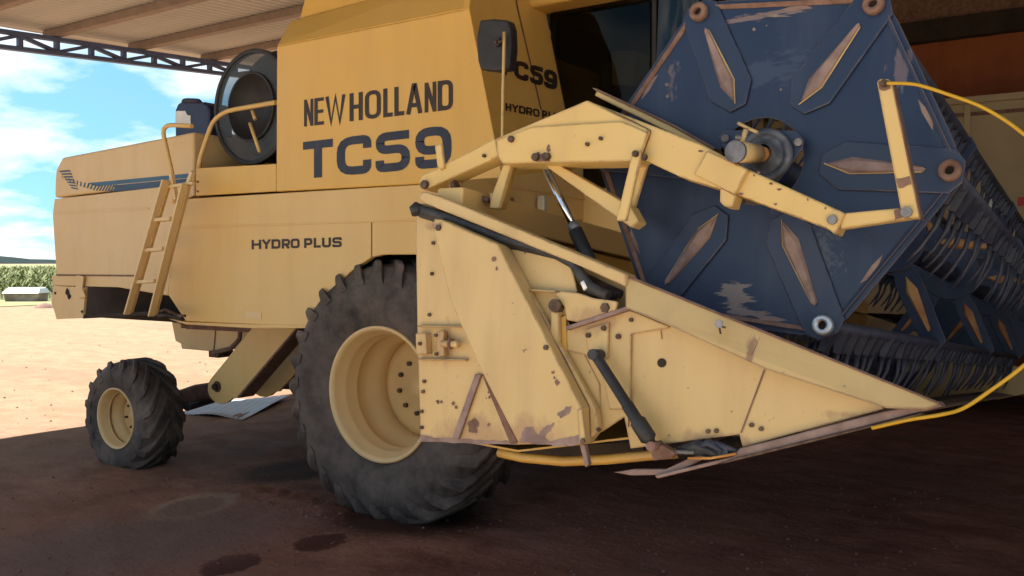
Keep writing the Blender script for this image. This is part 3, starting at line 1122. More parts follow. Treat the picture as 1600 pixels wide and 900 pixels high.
# ---- platform board and grain tank
b = MB()
b.prism(ypts([(306, 263), (431, 256), (431, 299), (306, 306)], YB), Vector((0, .03, 0)), 'tank')
pf = part(b, 'platform_board', 0.004)
b = MB()
for y in (284, 299):
    b.disc(PY(309.5, y, YB), (0, -1, 0), .008, .006, 'bolt', 8)
part(b, 'bolt', 0, pf)
b = MB()
b.prism([PY(306, 304, YB) + Vector((0, .035, 0)), PY(431, 297, YB) + Vector((0, .035, 0)), PY(431, 297, YB) + Vector((0, 1.2, 0)), PY(306, 304, YB) + Vector((0, 1.2, 0))], Vector((0, 0, .03)), 'rust')
part(b, 'platform', 0.004)

FA, FB = PY(733, 13, YB), PY(785, 280, YB)
FT = FA + (FA - FB) * 0.45
NF = (FB - FA).cross(YV).normalized()       # normal of the forward face


def FF(px, py, off=0.0):
    return PP(px, py, FA + NF * off, NF)


foldL, foldR = PY(432, 72, YB), FA
botL, botR = PY(431, 299.5, YB), PY(789, 281.5, YB)
botR = FB + (FB - FA) * ((botL.z - FB.z) / (FB.z - FA.z)) * 1.0
botR = Vector((botR.x, YB, PY(785, 281, YB).z))
topL, topR = PY(453, 33, YB + .22), PY(742, -45, YB + .22)
b = MB()
lower = [botL, botR, foldR, foldL]
b.prism(lower, Vector((0, 2.6, 0)), 'tank')
back = Vector((0, 2.16, 0))
b.loft([foldL, foldR, foldR + Vector((0, 2.6, 0)), foldL + Vector((0, 2.6, 0))], [topL, topR, topR + back, topL + back], 'tank')
tk = part(b, 'grain_tank', 0.012, seg=3)
b = MB()
e0, e1 = PY(468, 29, YB + .26), PY(748, -46, YB + .26)
e2, e3 = PY(485, -40, YB + .3), PY(748, -110, YB + .3)
b.prism([e0, e1, e3, e2], Vector((0, 2.0, 0)), 'tank')
part(b, 'tank_extension', 0.01, tk)
S3 = lambda x, y: (420 + x / 3.0, y / 3.0)
b = MB()
NH = [('N', 165, 208, .105), ('E', 213, 258, .125), ('W', 266, 358, .125), ('H', 378, 440), ('O', 450, 525), ('L', 536, 581), ('L', 588, 635), ('A', 645, 718), ('N', 730, 785, .125), ('D', 791, 863)]
for word in (NH[:3], NH[3:]):
  b = MB()
  lettering(b, [(t_[0], 420 + t_[1] / 3, 420 + t_[2] / 3, *t_[3:]) for t_ in word],
          lambda x: (468 - ((x - 420) * 3 - 165) * .140) / 3, lambda x: (594 - ((x - 420) * 3 - 165) * .116) / 3,
          lambda x, y, k: PY(x, y, YB - .0025 - .0004 * k), 'decalbrown', 0.145, 0.42)
  part(b, 'lettering', 0, tk, recalc=False)
b = MB()
TCL = [('T', 160, 300), ('C', 318, 480), ('5', 500, 662), ('9', 686, 856)]
lettering(b, [(c, 420 + a / 3, 420 + d / 3) for c, a, d in TCL],
          lambda x: (666 - ((x - 420) * 3 - 160) * .117) / 3, lambda x: (838 - ((x - 420) * 3 - 160) * .082) / 3,
          lambda x, y, k: PY(x, y, YB - .0025 - .0004 * k), 'decal', 0.215, 0.3)
part(b, 'lettering', 0, tk, recalc=False)

# ---- forward face of the tank console, with the second lettering
b = MB()
ff = [FF(733, 13), FF(742, -60), FF(868, -60), FF(874, 12), FF(899, 160), FF(918, 258), FF(920, 300), FF(785, 281)]
b.prism(ff, -NF * .05 if NF.x > 0 else NF * .05, 'tank')
fc = part(b, 'front_console', 0.005)
sgn = 1 if NF.x > 0 else -1
b = MB()
b.flat([FF(x, y, sgn * .003) for x, y in ((803, -20), (806, -20), (809, 8), (824.5, 75), (846.5, 171), (844.5, 171), (822, 75), (806.5, 8))], 'rust')
part(b, 'panel_joint', 0, fc, recalc=False)
b = MB()
K = lambda x, y: (700 + x / 3.75, y / 3.75)
top1 = lambda x: 92.5 + (x - 803) * .29
bas1 = lambda x: 121.5 + (x - 803) * .30
lettering(b, [('T', 776, 801), ('C', 803, 826), ('5', 828, 849), ('9', 850, 871)], top1, bas1,
          lambda x, y, k: FF(x, y, sgn * (.004 + .0004 * k)), 'decalbrown', 0.25, 0.3)
part(b, 'lettering', 0, fc, recalc=False)
b = MB()
top2 = lambda x: 160.5 + (x - 790) * .20
bas2 = lambda x: 172.5 + (x - 790) * .20
lettering(b, [('H', 790, 799), ('Y', 800, 810), ('D', 811, 821), ('R', 822, 832), ('O', 833, 843), ('P', 847, 855), ('L', 857, 863), ('U', 865, 873), ('S', 875, 883)], top2, bas2,
          lambda x, y, k: FF(x, y, sgn * (.004 + .0004 * k)), 'decalbrown', 0.22, 0.2)
part(b, 'lettering', 0, fc, recalc=False)
# lower front wall below the cab floor
NX = Vector((1, 0, 0))
FO = FF(850, 300)
b = MB()
lw = [PP(x, y, FO, NX) for x, y in ((700, 282), (785, 277), (920, 262), (935, 300), (960, 322), (962, 345), (855, 343), (700, 330))]
b.prism(lw, Vector((-.05, 0, 0)), 'body')
fw = part(b, 'front_wall', 0.006)
b = MB()
b.prism([PP(x, y, FO, NX) + Vector((.005, 0, 0)) for x, y in ((760, 285), (935, 315), (936, 317), (760, 287))], Vector((.006, 0, 0)), 'body')
part(b, 'seam', 0.002, fw)
b = MB()
p = PP(838, 318, FO, NX)
b.box((p.x + .02, p.y - .025, p.z - .045), (p.x + .07, p.y + .025, p.z + .045), 'lamp')
b.box((p.x + .03, p.y - .008, p.z - .09), (p.x + .05, p.y + .008, p.z - .045), 'bolt')
part(b, 'marker_lamp', 0.008)
b = MB()
p = PP(796, 317, FO, NX)
b.box((p.x + .004, p.y - .02, p.z - .03), (p.x + .02, p.y + .02, p.z + .03), 'rust')
part(b, 'reflector', 0.003)
b = MB()
p = PP(900, 352, FO, NX)
b.box((p.x - .6, p.y - .15, p.z - .65), (p.x - .06, p.y + 1.3, p.z + .10), 'dark')
b.loft([(p.x - .06, p.y + .1, p.z - .62), (p.x - .06, p.y + 1.2, p.z - .62), (p.x - .06, p.y + 1.2, p.z + .02), (p.x - .06, p.y + .1, p.z + .02)],
       [(-2.13, p.y + .1, .80), (-2.13, p.y + 1.2, .74), (-2.13, p.y + 1.2, 1.34), (-2.13, p.y + .1, 1.40)], 'dark')
part(b, 'feeder_house', 0.01)

# ---- cab
YC = 5.15
cab = bpy.data.objects.new('cab', None)
b = MB()
cx0 = FF(880, 60).x - .02
cx1 = PY(1022, 90, YC).x
zfl = 2.05
ztop = PY(890, 6, YC - .1).z
# roof
b = MB()
b.box((cx0 - .25, YC - .18, ztop), (cx1 + .45, YC + 1.75, ztop + .22), 'tank')
cabr = part(b, 'cab', 0.03, seg=3)
b = MB()
for (x, y) in ((cx0, YC + .02), (cx1 - .01, YC + .03), (cx0, YC + 1.5), (cx1 + .2, YC + 1.5)):
    b.box((x - .016, y - .016, zfl), (x + .016, y + .016, ztop - .003), 'black')
part(b, 'post', 0.006, cabr)
b = MB()
b.box((cx0 + .03, YC, zfl + .05), (cx1 - .03, YC + .008, ztop - .005), 'glass')
part(b, 'side_window', 0, cabr)
b = MB()
pts = [(cx1 + .01, YC + .004)]
for i in range(11):
    a = R(-90 + 9 * i)
    pts.append((cx1 + .02 + .42 * math.cos(a), YC + .425 + .42 * math.sin(a)))
pts.append((cx1 + .45, YC + 1.5))
wsn = len(pts) - 1
for (x, y) in pts:
    b.v += [Vector((x - .03, y, zfl + .02)), Vector((x + .02, y, ztop - .005))]
for i in range(wsn):
    b.face((2 * i, 2 * i + 2, 2 * i + 3, 2 * i + 1), 'screen', True)
part(b, 'windscreen', 0, cabr, recalc=False)
b = MB()
b.box((cx0, YC + .01, 1.75), (cx1 + .05, YC + 1.5, zfl + .045), 'body')
part(b, 'floor', 0.006, cabr)
b = MB()
b.box((cx0 + .05, YC + .03, zfl + .05), (cx0 + .06, YC + 1.5, ztop - .03), 'dark')
b.box((cx0 + .06, YC + .05, ztop - .03), (cx1 + .3, YC + 1.5, ztop - .01), 'dark')
b.box((cx0 + .06, YC + 1.46, zfl + .05), (cx1 + .1, YC + 1.48, zfl + .7), 'dark')
part(b, 'rear_wall', 0, cabr)
b = MB()
b.box((cx0 + .12, YC + .55, zfl + .25), (cx0 + .55, YC + 1.0, zfl + .42), 'seat')
b.box((cx0 + .08, YC + .55, zfl + .42), (cx0 + .18, YC + 1.0, zfl + 1.0), 'seat')
b.box((cx0 + .25, YC + .7, zfl + .05), (cx0 + .45, YC + .85, zfl + .25), 'black')
part(b, 'seat', 0.04, cabr, seg=3)
b = MB()
q = PY(975, 100, YC + .3)
b.loft([q + Vector((-.09, 0, -.13)), q + Vector((.08, 0, -.16)), q + Vector((.09, .2, -.16)), q + Vector((-.09, .2, -.13))],
       [q + Vector((-.10, 0, .10)), q + Vector((.09, 0, .08)), q + Vector((.09, .2, .08)), q + Vector((-.1, .2, .10))], 'beige')
part(b, 'console', 0.01, cabr)

# ---- mirror
b = MB()
YM = 3.75
mpx = [(749, 31), (770, 29), (793, 31), (797, 45), (798, 75), (795, 108), (775, 111), (750, 109), (746, 95), (744, 60)]
b.prism(ypts(mpx, YM), Vector((0, .07, 0)), 'black')
mr = part(b, 'mirror', 0.012, seg=3)
b = MB()
b.disc(PY(779, 67, YM), (0, -1, 0), .022, .02, 'black', 16)
b.disc(PY(779, 67, YM) - Vector((0, .02, 0)), (0, -1, 0), .010, .01, 'bolt', 10)
part(b, 'pivot', 0.002, mr)
b = MB()
b.tube([PY(788, 50, YM - .03), PY(787.5, 80, YM - .035), PY(786, 140, YM - .02), PY(785, 215, YM), PY(785, 262, YM + .05)], 0.0085, 'arm', 8)
b.tube([PY(779, 67, YM - .03), PY(788, 62, YM - .03)], 0.008, 'bolt', 8)
part(b, 'stem', 0, mr)

# ---- rotary screen behind the tank
YS = 4.42
c0 = PY(392, 167, YS)
b = MB()
hoop = [(.388, 0), (.418, .0), (.418, .05), (.388, .05)]
b.lathe(c0, (0, 1, 0), hoop, 'black', 48, True, True)
b.lathe(c0, (0, 1, 0), [(.235, -.01), (.25, -.01), (.25, .02), (.235, .02)], 'black', 40, True, True)
rsn = part(b, 'rotary_screen')
b = MB()
b.lathe(c0 + Vector((0, .012, 0)), (0, 1, 0), [(.25, 0), (.40, 0)], 'perf', 48, True)
part(b, 'screen_mesh', 0, rsn, recalc=False)
b = MB()
b.lathe(c0, (0, 1, 0), [(.001, .12), (.18, .12), (.235, .0)], 'black', 40, True)
b.lathe(c0 + Vector((.05, 0, .02)), (0, 1, 0), [(.001, .14), (.37, .14), (.41, .18), (.42, .5), (.38, .62), (.001, .62)], 'black', 48, True)
part(b, 'drum', 0, rsn, recalc=False)
b = MB()
b.tube([PY(394, 172, YS - .05), PY(399, 187, YS - .05)], .013, 'arm', 8)
b.tube([PY(390.5, 192, YS - .05), PY(406, 238, YS - .05)], .013, 'arm', 8)
part(b, 'brace', 0, rsn)
# engine cover between hood and tank
b = MB()
b.prism(ypts([(302, 210), (345, 207), (366, 212), (432, 228), (432, 262), (302, 262)], 5.0), Vector((0, 1.4, 0)), 'inner')
b.prism(ypts([(310, 262), (314, 238), (322, 237), (345, 259), (345, 263)], 4.6), Vector((0, .3, 0)), 'tank')
part(b, 'engine_cover', 0.01)

# ---- handrails and ladder
def arc_path(px, Y):
    P = [PY(x, y, Y) for x, y in px]
    out = [P[0]]
    for i in range(1, len(P) - 1):
        a, p, c = P[i - 1], P[i], P[i + 1]
        s, e = p.lerp(a, .35), p.lerp(c, .35)
        for k in range(6):
            t = k / 5
            out.append(s * (1 - t) ** 2 + p * 2 * t * (1 - t) + e * t * t)
    out.append(P[-1])
    return out


YL = 3.98
b = MB()
b.tube(arc_path([(300, 197), (262, 195), (254, 204), (262, 240), (272, 285), (273, 318)], YL + .1), .016, 'body', 10)
part(b, 'handrail', 0)
b = MB()
b.tube(arc_path([(310, 266), (313, 244), (337, 176), (431, 160)], YB + .02), .0165, 'body', 10)
part(b, 'handrail', 0)
lad = MB()
for (a, c) in (((258, 281), (198, 491)), ((288, 287), (236, 494))):
    for dxp, dY, w in ((0, 0, .018), (8, .06, .018)):
        p, q = PY(a[0] + dxp * 1.2, a[1], YL + dY), PY(c[0] + dxp, c[1] - 3 * (dxp > 0), YL + dY)
        lad.bar(p, q, .016, .05 if dY == 0 else .018, YV, 'rear')
    p, q = PY(a[0] + 4, a[1] + 2, YL + .03), PY(c[0] + 4, c[1] - 3, YL + .03)
    lad.bar(p, q, .045, .008, YV, 'body')
ladder = part(lad, 'ladder', 0.003)
for (x0, x1, y0) in ((243, 272, 343), (231, 260, 390), (215, 247, 440)):
    b = MB()
    b.bar(PY(x0 - 2, y0 + 1, YL + .03), PY(x1 - 1, y0 - 1.5, YL + .03), .07, .026, (0, 0, 1), 'rear')
    part(b, 'rung', 0.004, ladder)
b = MB()
b.bar(PY(262, 292, YL + .05), PY(303, 286, YL + .05), .03, .022, (0, 0, 1), 'rear')
b.bar(PY(268, 272, YL + .06), PY(275, 312, YL + .06), .03, .03, YV, 'rear')
b.bar(PY(286, 312, YL + .06), PY(301, 268, YL + .06), .03, .03, YV, 'rear')
part(b, 'bracket', 0.003, ladder)
b = MB()
b.tube([PY(238, 492, YL + .1), PY(258, 484, YL + .12), PY(268, 488, YL + .12), PY(284, 497, YL + .14)], .012, 'bolt', 8)
b.tube([PY(246, 494, YL + .1), PY(262, 492, YL + .1), PY(286, 500, YL + .14)], .010, 'hose', 8)
b.box((PY(262, 490, YL).x, YL + .08, PY(262, 496, YL).z), (PY(272, 490, YL).x, YL + .1, PY(262, 492, YL).z), 'bolt')
part(b, 'linkage', 0)

# ---- under-body: sieve pan, frame, axle brackets
b = MB()
YU = 5.0
b.prism(ypts([(268, 503), (282, 505), (283, 512), (340, 514), (372, 512), (392, 508), (380, 545), (330, 549), (284, 545), (282, 537), (274, 533)], YU), Vector((0, 1.2, 0)), 'rear')
pan = part(b, 'sieve_pan', 0.006)
b = MB()
b.flat(ypts([(336, 513), (338, 513), (335, 549), (333, 549)], YU - .003), 'rust')
part(b, 'panel_joint', 0, pan, recalc=False)
b = MB()
b.bar(PY(298, 508, YU - .1), PY(470, 516, YU - .1), .10, .06, (0, 0, 1), 'rust')
b.tube([PY(376, 512, YU - .06), PY(374, 530, YU - .06), PY(360, 545, YU - .06), PY(334, 551, YU - .06)], .02, 'rust', 8)
b.box((PY(335, 552, YU).x, YU - .06, PY(335, 557, YU).z), (PY(350, 550, YU).x, YU + .1, PY(335, 547, YU).z), 'bolt')
part(b, 'frame_rail', 0.003)
YA = 4.76
ax_px = [(395, 511), (466, 511), (362, 621)]
ca = PY(345, 606, YA)


def axle_plate(Y, dx, mat_off):
    pts = [PY(x, y, YA) for x, y in ((400, 505), (466, 509), (369, 622))]
    cpx = (346, 607)
    for k in range(9):
        a = R(20 + 22 * k)
        pts.append(PY(cpx[0] + 22 * math.cos(a + R(20)), cpx[1] + 24 * math.sin(a + R(20)), YA))
    pts = pts[:3] + sorted(pts[3:], key=lambda p: 0) if False else pts
    return [p + Vector((dx, Y - YA, 0)) for p in pts]


for dY in (0.0, 0.44):
    b = MB()
    pts = axle_plate(YA + dY, 0, 0)
    b.prism(pts, Vector((0, .03, 0)), 'body')
    if dY == 0:
        b.bar(PY(463, 513, YA) + Vector((0, dY + .08, 0)), PY(371, 621, YA) + Vector((0, dY + .08, 0)), .16, .02, Vector((1, 0, -1)), 'rust')
    ap = part(b, 'axle_bracket', 0.004)
    b = MB()
    c = PY(340, 604, YA) + Vector((0, dY, 0))
    b.disc(c, (0, -1, 0), .045, .012, 'bolt', 18)
    b.disc(c - Vector((0, .012, 0)), (0, -1, 0), .025, .03, 'dark', 12)
    part(b, 'pivot_pin', 0.002, ap)

# ---- wheels
def tyre(Rr, W, rim_r, nl, lug_h, lug_w, sweep, name, parent, cen):
    """axis +Y from the outer face; cen is the centre of the outer face"""
    b = MB()
    sh = 0.16 * W
    prof = [(rim_r, .03 * W), (rim_r + .12 * (Rr - rim_r), .0 * W), (rim_r + .45 * (Rr - rim_r), -.055 * W), (rim_r + .72 * (Rr - rim_r), -.04 * W),
            (Rr - .035, .045 * W), (Rr - .008, .14 * W), (Rr, .3 * W), (Rr + .004, .5 * W)]
    prof = prof + [(r, W - o) for r, o in prof[-2::-1]]
    b.lathe(cen, (0, 1, 0), prof, 'tyre', 80, True)
    # lugs: two sweeps from the crown to each shoulder, running a little way down the side
    for side in (0, 1):
        for i in range(nl):
            a0 = 2 * math.pi * (i + .5 * side) / nl
            secs = []
            path = [(.53, 0.0, 1.0), (.38, .30, 1.0), (.24, .58, 1.0), (.12, .80, 1.0), (.03, .95, .95), (-.02, 1.03, .8), (-.045, 1.09, .35)]
            for (u, tt, hs) in path:
                a = a0 + sweep * tt
                if u > .1:
                    r_in, r_out = Rr - .012, Rr + lug_h * hs
                    o = u * W
                elif u > .0:
                    r_in, r_out = Rr - .045, Rr + lug_h * hs - .010
                    o = u * W
                else:
                    k = (-u) / .045
                    r_in = Rr - .08 - .05 * k; r_out = Rr - .015 - .07 * k
                    o = u * W - .006
                if side:
                    o = W - o
                da = lug_w / Rr / 2
                ring = []
                for (rr, s_) in ((r_in, -1.7), (r_in, 1.7), (r_out, .8), (r_out, -.8)):
                    aa = a + s_ * da
                    ring.append(cen + Vector((math.cos(aa) * rr, o, math.sin(aa) * rr)))
                secs.append(ring)
            bs = len(b.v)
            for rg in secs:
                b.v += rg
            for k in range(len(secs) - 1):
                for q in range(4):
                    w_ = (q + 1) % 4
                    b.face((bs + 4 * k + q, bs + 4 * k + w_, bs + 4 * k + 4 + w_, bs + 4 * k + 4 + q), 'tyre', False)
            b.face((bs, bs + 1, bs + 2, bs + 3), 'tyre'); e = bs + 4 * (len(secs) - 1)
            b.face((e + 3, e + 2, e + 1, e), 'tyre')
    return part(b, name, lug_h * .3, parent, recalc=True)


def wheel(cen, Rr, W, rim_r, nl, lug_h, lug_w, sweep, disc_in, nb, label):
    b = MB()
    # hub and disc = the wheel part's own mesh
    c = cen + Vector((0, disc_in, 0))
    b.lathe(c, (0, 1, 0), [(.001, -.03), (rim_r * .16, -.03), (rim_r * .2, 0), (rim_r * .62, 0.0), (rim_r * .72, .02), (rim_r * .84, .04), (rim_r * .84, .06), (.001, .06)], 'rear', 48, True)
    wh = part(b, 'wheel', 0)
    wh['label'] = label
    b = MB()
    b.lathe(cen, (0, 1, 0), [(rim_r * .99, .03), (rim_r * 1.035, .012), (rim_r * 1.03, -.006), (rim_r * .985, -.004), (rim_r * .95, .02), (rim_r * .93, .06), (rim_r * .90, .075),
                             (rim_r * .885, .10), (rim_r * .885, disc_in * .40), (rim_r * .865, disc_in * .43), (rim_r * .865, disc_in * .47), (rim_r * .885, disc_in * .50), (rim_r * .885, disc_in * .72), (rim_r * .80, disc_in * .80), (rim_r * .79, disc_in + .02), (rim_r * .80, W - .1), (rim_r * .95, W - .02), (rim_r * 1.0, W), (rim_r * 1.0, W - .03)],
            'rear', 64, True)
    part(b, 'rim', 0, wh, recalc=False)
    tyre(Rr, W, rim_r, nl, lug_h, lug_w, sweep, 'tyre', wh, cen)
    for k in range(nb):
        a = 2 * math.pi * k / nb + .2
        p = c + Vector((math.cos(a) * rim_r * .42, -.0, math.sin(a) * rim_r * .42))
        b = MB(); b.tube([p, p + Vector((0, -.022, 0))], .016 if rim_r > .3 else .010, 'bolt', 6, False)
        part(b, 'bolt', 0, wh)
    return wh


DW = PY(592, 627, 4.20)
DW.z = 0.80
drive = wheel(DW, .818, .56, .415, 28, .025, .052, -0.46, .40, 10, 'large drive wheel with dusty lugged tyre')
RW = PY(180, 654, 4.16)
rearw = wheel(RW, .445, .335, .235, 16, .015, .060, -0.62, .17, 6, 'small rear steering wheel')


def copy_part(o, off):
    c = o.copy(); COL.objects.link(c); c.parent = hv
    for ch in o.children:
        d = ch.copy(); COL.objects.link(d); d.parent = c
    c.location = Vector(off)
    if 'label' in c:
        del c['label']
    return c


copy_part(drive, (0, 2.25, 0))
copy_part(rearw, (0, 2.4, 0))
b = MB()
b.tube([RW + Vector((0, .2, 0)), RW + Vector((0, .75, .10)), RW + Vector((0, 1.7, .12)), RW + Vector((0, 2.5, 0))], .085, 'rustpale', 12)
b.tube([PY(292, 637, 4.6), PY(332, 625, 5.1)], .03, 'hose', 8)
part(b, 'rear_axle', 0.004)
b = MB()
b.tube([DW + Vector((0, .5, 0)), DW + Vector((0, 2.5, 0))], .13, 'dark', 14)
part(b, 'drive_axle', 0)

# ------------------------------------------------------------------ HEADER
header = MB()
# rear and front sheets of the near end
header.prism(hpts([(649, 318), (664, 318), (800, 372), (892, 412), (905, 470), (886, 500), (937, 600), (940, 672), (926, 690), (808, 695), (657, 689), (652, 520)], 0.0), HY * .008, 'header')
hd = part(header, 'header', 0.002)


def hpart(b, name, bev=0.003, **k):
    return part(b, name, bev, hd, **k)


b = MB()
b.prism(hpts([(780, 360), (977, 440), (985, 500), (900, 520), (840, 480)], .07), HY * .008, 'header')
hpart(b, 'inset_sheet', 0.002)
b = MB()
b.prism(hpts([(884, 514), (980, 484), (1052, 505), (1200, 575), (1390, 637), (1160, 699), (1155, 679), (985, 701), (975, 652), (938, 676), (932, 640), (893, 572)], 0.004), HY * .008, 'header')
fs = hpart(b, 'front_sheet', 0.002)
b = MB()
for px in ([(1193.5, 577), (1196, 578), (1159, 677), (1156.5, 676)], [(983.5, 520), (986, 519), (983, 668), (981, 666)], [(1032, 516), (1033.5, 516), (1035, 530), (1033.5, 530)]):
    b.flat(hpts(px, .0015), 'rust')
each(b, 'panel_joint', hd)
# overlapping small plates
b = MB()
b.prism(hpts([(884, 512), (978, 482), (1046, 510), (1043, 513), (986, 522), (985, 640), (952, 640), (936, 560), (886, 548)], -.006), HY * .008, 'header')
hpart(b, 'stiffener_plate', 0.002)
b = MB()
b.prism(hpts([(914, 515), (951, 504), (950, 560), (938, 565), (917, 545)], -.016), HY * .008, 'header')
hpart(b, 'damper_bracket', 0.002)
b = MB()
b.prism(hpts([(883, 510), (980, 478), (983, 484), (884, 516)], -.03), HY * .04, 'rustpale')
hpart(b, 'stiffener_flange', 0.002)
b = MB()
b.prism(hpts([(866, 458), (878, 455), (905, 458), (928, 466), (946, 468), (965, 471), (962, 488), (945, 490), (915, 500), (902, 503), (885, 500), (882, 480)], -.025), HY * .012, 'header')
hpart(b, 'pivot_plate', 0.002)
b = MB()
b.prism(hpts([(826, 451), (868, 454), (868, 457), (826, 455)], -.03), HY * .05, 'header')
hpart(b, 'ledge', 0.002)
b = MB()
b.prism(hpts([(860, 484), (872, 486), (873, 545), (860, 528)], -.03), HY * .03, 'header')
b.prism(hpts([(874, 496), (884, 492), (885, 548), (875, 545)], -.012), HY * .02, 'inner')
b.tube([HP(866, 477, -.05), HP(877, 481, .03)], .02, 'bolt', 12)
hpart(b, 'latch', 0.003)
# box-shaped slanted cover
b = MB()
cov = [(677, 341), (690, 343), (777, 381), (909, 637), (911, 694), (880, 697), (809, 692), (752, 581), (703, 470), (679, 366)]
b.prism(hpts(cov, -.075), HY * .072, 'header')
b.prism(hpts([(785, 385), (835, 470), (893, 570), (932, 640), (936, 672), (912, 694), (905, 640)], -.03), HY * .028, 'header')
cv = hpart(b, 'slanted_cover', 0.006)
b = MB()
b.prism(hpts([(902, 640), (909, 637), (916, 690), (905, 695)], -.08), HY * .004, 'header')
b.disc(HP(911, 689, -.083), -HY, .008, .006, 'bolt', 10)
hpart(b, 'hinge_strap', 0.002)
# rust worn along the lower edge of the cover and rear sheet: thin flaked layers of the same sheets
b = MB()
for i, (px, y_) in enumerate((
        ([(810, 690), (820, 668), (832, 667), (838, 678), (860, 690), (908, 680), (911, 694), (880, 697)], -.0765),
        ([(838, 684), (850, 668), (866, 660), (858, 674), (846, 686)], -.0766),
        ([(870, 648), (884, 636), (894, 634), (890, 645), (876, 654)], -.0766),
        ([(657, 680), (680, 684), (720, 686), (760, 688), (806, 688), (808, 695), (657, 690)], -.0015),
        ([(731, 660), (741, 652), (748, 660), (744, 676), (733, 676)], -.0016))):
    b.flat(hpts(rough_poly(px, 1.5, 9, i + 20), y_), 'rustpale' if i != 4 else 'rust')
rnd = random.Random(12)
for (x, y, s, yl) in ((772, 405, 5, -.0765), (776, 420, 3.5, -.0765), (864, 582, 4, -.0765), (870, 598, 5, -.0765), (866, 590, 3, -.0765), (684, 627, 4, -.0015), (690, 628, 3, -.0015), (708, 630, 3.5, -.0015), (713, 636, 3, -.0015),
                      (765, 620, 3, -.0015), (763, 664, 3.5, -.0015), (1075, 606, 1.5, .0025), (1143, 643, 1.5, .0025), (1045, 680, 2, .0025), (820, 395, 2, -.0015)):
    b.flat([HP(x + s * rnd.uniform(.4, 1.1) * math.cos(a), y + s * rnd.uniform(.4, 1.3) * math.sin(a), yl) for a in [k * .785 for k in range(8)]], 'rust')
each(b, 'rust_patch', hd)
# angle-iron braces
b = MB()
b.prism(hpts([(742, 584), (751, 585), (716, 686), (706, 684)], -.012), HY * .012, 'rustpale')
hpart(b, 'angle_brace', 0.002)
b = MB()
b.prism(hpts([(752, 584), (760, 590), (808, 690), (797, 694)], -.012), HY * .012, 'rust')
hpart(b, 'angle_brace', 0.002)
b = MB()
for y in (508, 560):
    b.prism(hpts([(651, y), (728, y + 1), (727, y + 4), (652, y + 3)], -.02), HY * .018, 'header')
hpart(b, 'pressed_rib', 0.004)
b = MB()
b.prism(hpts([(649, 521), (665, 520), (667, 553), (650, 554)], -.03), HY * .03, 'header')
b.prism(hpts([(681, 518), (693, 517), (694, 556), (683, 557)], -.024), HY * .022, 'header')
b.tube([HP(690, 537, -.03), HP(717, 538, -.03)], .012, 'header', 10)
b.tube([HP(703, 537, -.03), HP(706, 537, -.03)], .02, 'rust', 8)
hpart(b, 'adjuster', 0.003)
# loose bolts and holes as individual bolts
BO = [(678, 380, -.0), (676, 428, 0), (672, 492, 0), (682, 524, -.024), (683, 553, -.024), (657, 537, -.03), (662, 612, 0), (660, 643, 0), (660, 668, 0), (664, 596, 0),
      (686, 356, -.075), (824, 440, .07), (854, 543, -.075), (920, 524, -.016), (944, 513, -.016), (967, 526, -.006), (987, 500, -.006), (1107, 674, .004), (1120, 673, .004), (1175, 664, .004), (1190, 670, .004), (1383, 635, .004),
      (946, 481, -.025), (936, 671, -.03)]
for i, (x, y, yl) in enumerate(BO):
    r = .0062 if i not in (12, 22, 13, 14, 15) else .0085
    if i == 22: r = .015
    if i == 10: r = .011
    b = MB(); b.tube([HP(x, y, yl), HP(x, y, yl) - HY * .008], r, 'bolt', 6 if r > .008 else 10, False)
    hpart(b, 'bolt', 0)
b = MB(); b.flat([HP(1034 + 7.2 * math.cos(a), 567 + 7.2 * math.sin(a), .0025) for a in [k * .314 for k in range(20)]], 'dark'); hpart(b, 'hole', 0, recalc=False)
# upper divider bar and front deflector
b = MB()
b.prism(hpts([(656, 301), (664, 299), (700, 312), (978, 428), (978, 448), (900, 413), (664, 318), (656, 312)], -.04), HY * .07, 'header')
hpart(b, 'top_rail', 0.005)
b = MB()
df = [HP(977, 431, -.02), HP(1470, 631, -.02), HP(1446, 640, -.03), HP(1385, 638, -.05), HP(1196, 577, -.06), HP(1050, 511, -.06), HP(977, 481, -.06)]
b.prism(df, HY * .02, 'header')
dfo = hpart(b, 'deflector', 0.003)
b = MB()
b.loft([HP(977, 428, -.022), HP(978, 433, -.026), HP(978, 433, .05), HP(977, 428, .05)], [HP(1468, 628, -.022), HP(1471, 633, -.026), HP(1471, 633, .05), HP(1468, 628, .05)], 'rust')
hpart(b, 'edge_strip', 0.002)
b = MB()
b.tube([HP(1123, 506, -.062), HP(1123, 506, -.078)], .012, 'steel', 12, False)
b.tube([HP(1123, 506, -.074), HP(1126, 522, -.074)], .003, 'bolt', 6)
b.tube([HP(1120, 508, -.072), HP(1134, 512, -.072)], .003, 'bolt', 6)
hpart(b, 'clevis_pin', 0.001)
b = MB()
b.flat(hpts([(1187, 527), (1190, 521), (1180, 545), (1175, 556), (1174, 553)], -.0625), 'rust')
each(b, 'rust_patch', hd)
# skid strip along the bottom of the divider
b = MB()
b.prism(hpts([(1144, 713), (1156, 700), (1210, 687), (1380, 643), (1440, 630), (1466, 627), (1473, 635), (1300, 680), (1150, 718), (1026, 748), (1022, 743)], -.02), HY * .05, 'rustpale')
hpart(b, 'skid_strip', 0.004)
b = MB()
b.prism(hpts([(1150, 715), (1300, 679), (1440, 645), (1440, 648), (1300, 683), (1120, 727)], -.03), HY * .05, 'bolt')
hpart(b, 'wear_bar', 0.002)
b = MB()
b.tube(hpts([(780, 707), (815, 715), (880, 721), (950, 718), (1020, 711), (1060, 708)], .03), .015, 'inner', 10)
hpart(b, 'bottom_tube', 0)
b = MB()
b.prism(hpts([(958, 738), (990, 733), (1040, 733), (1080, 714), (1105, 707), (1110, 712), (1085, 725), (1045, 742), (985, 743)], .0), HY * .03, 'rustpale')
hpart(b, 'bent_strip', 0.003)
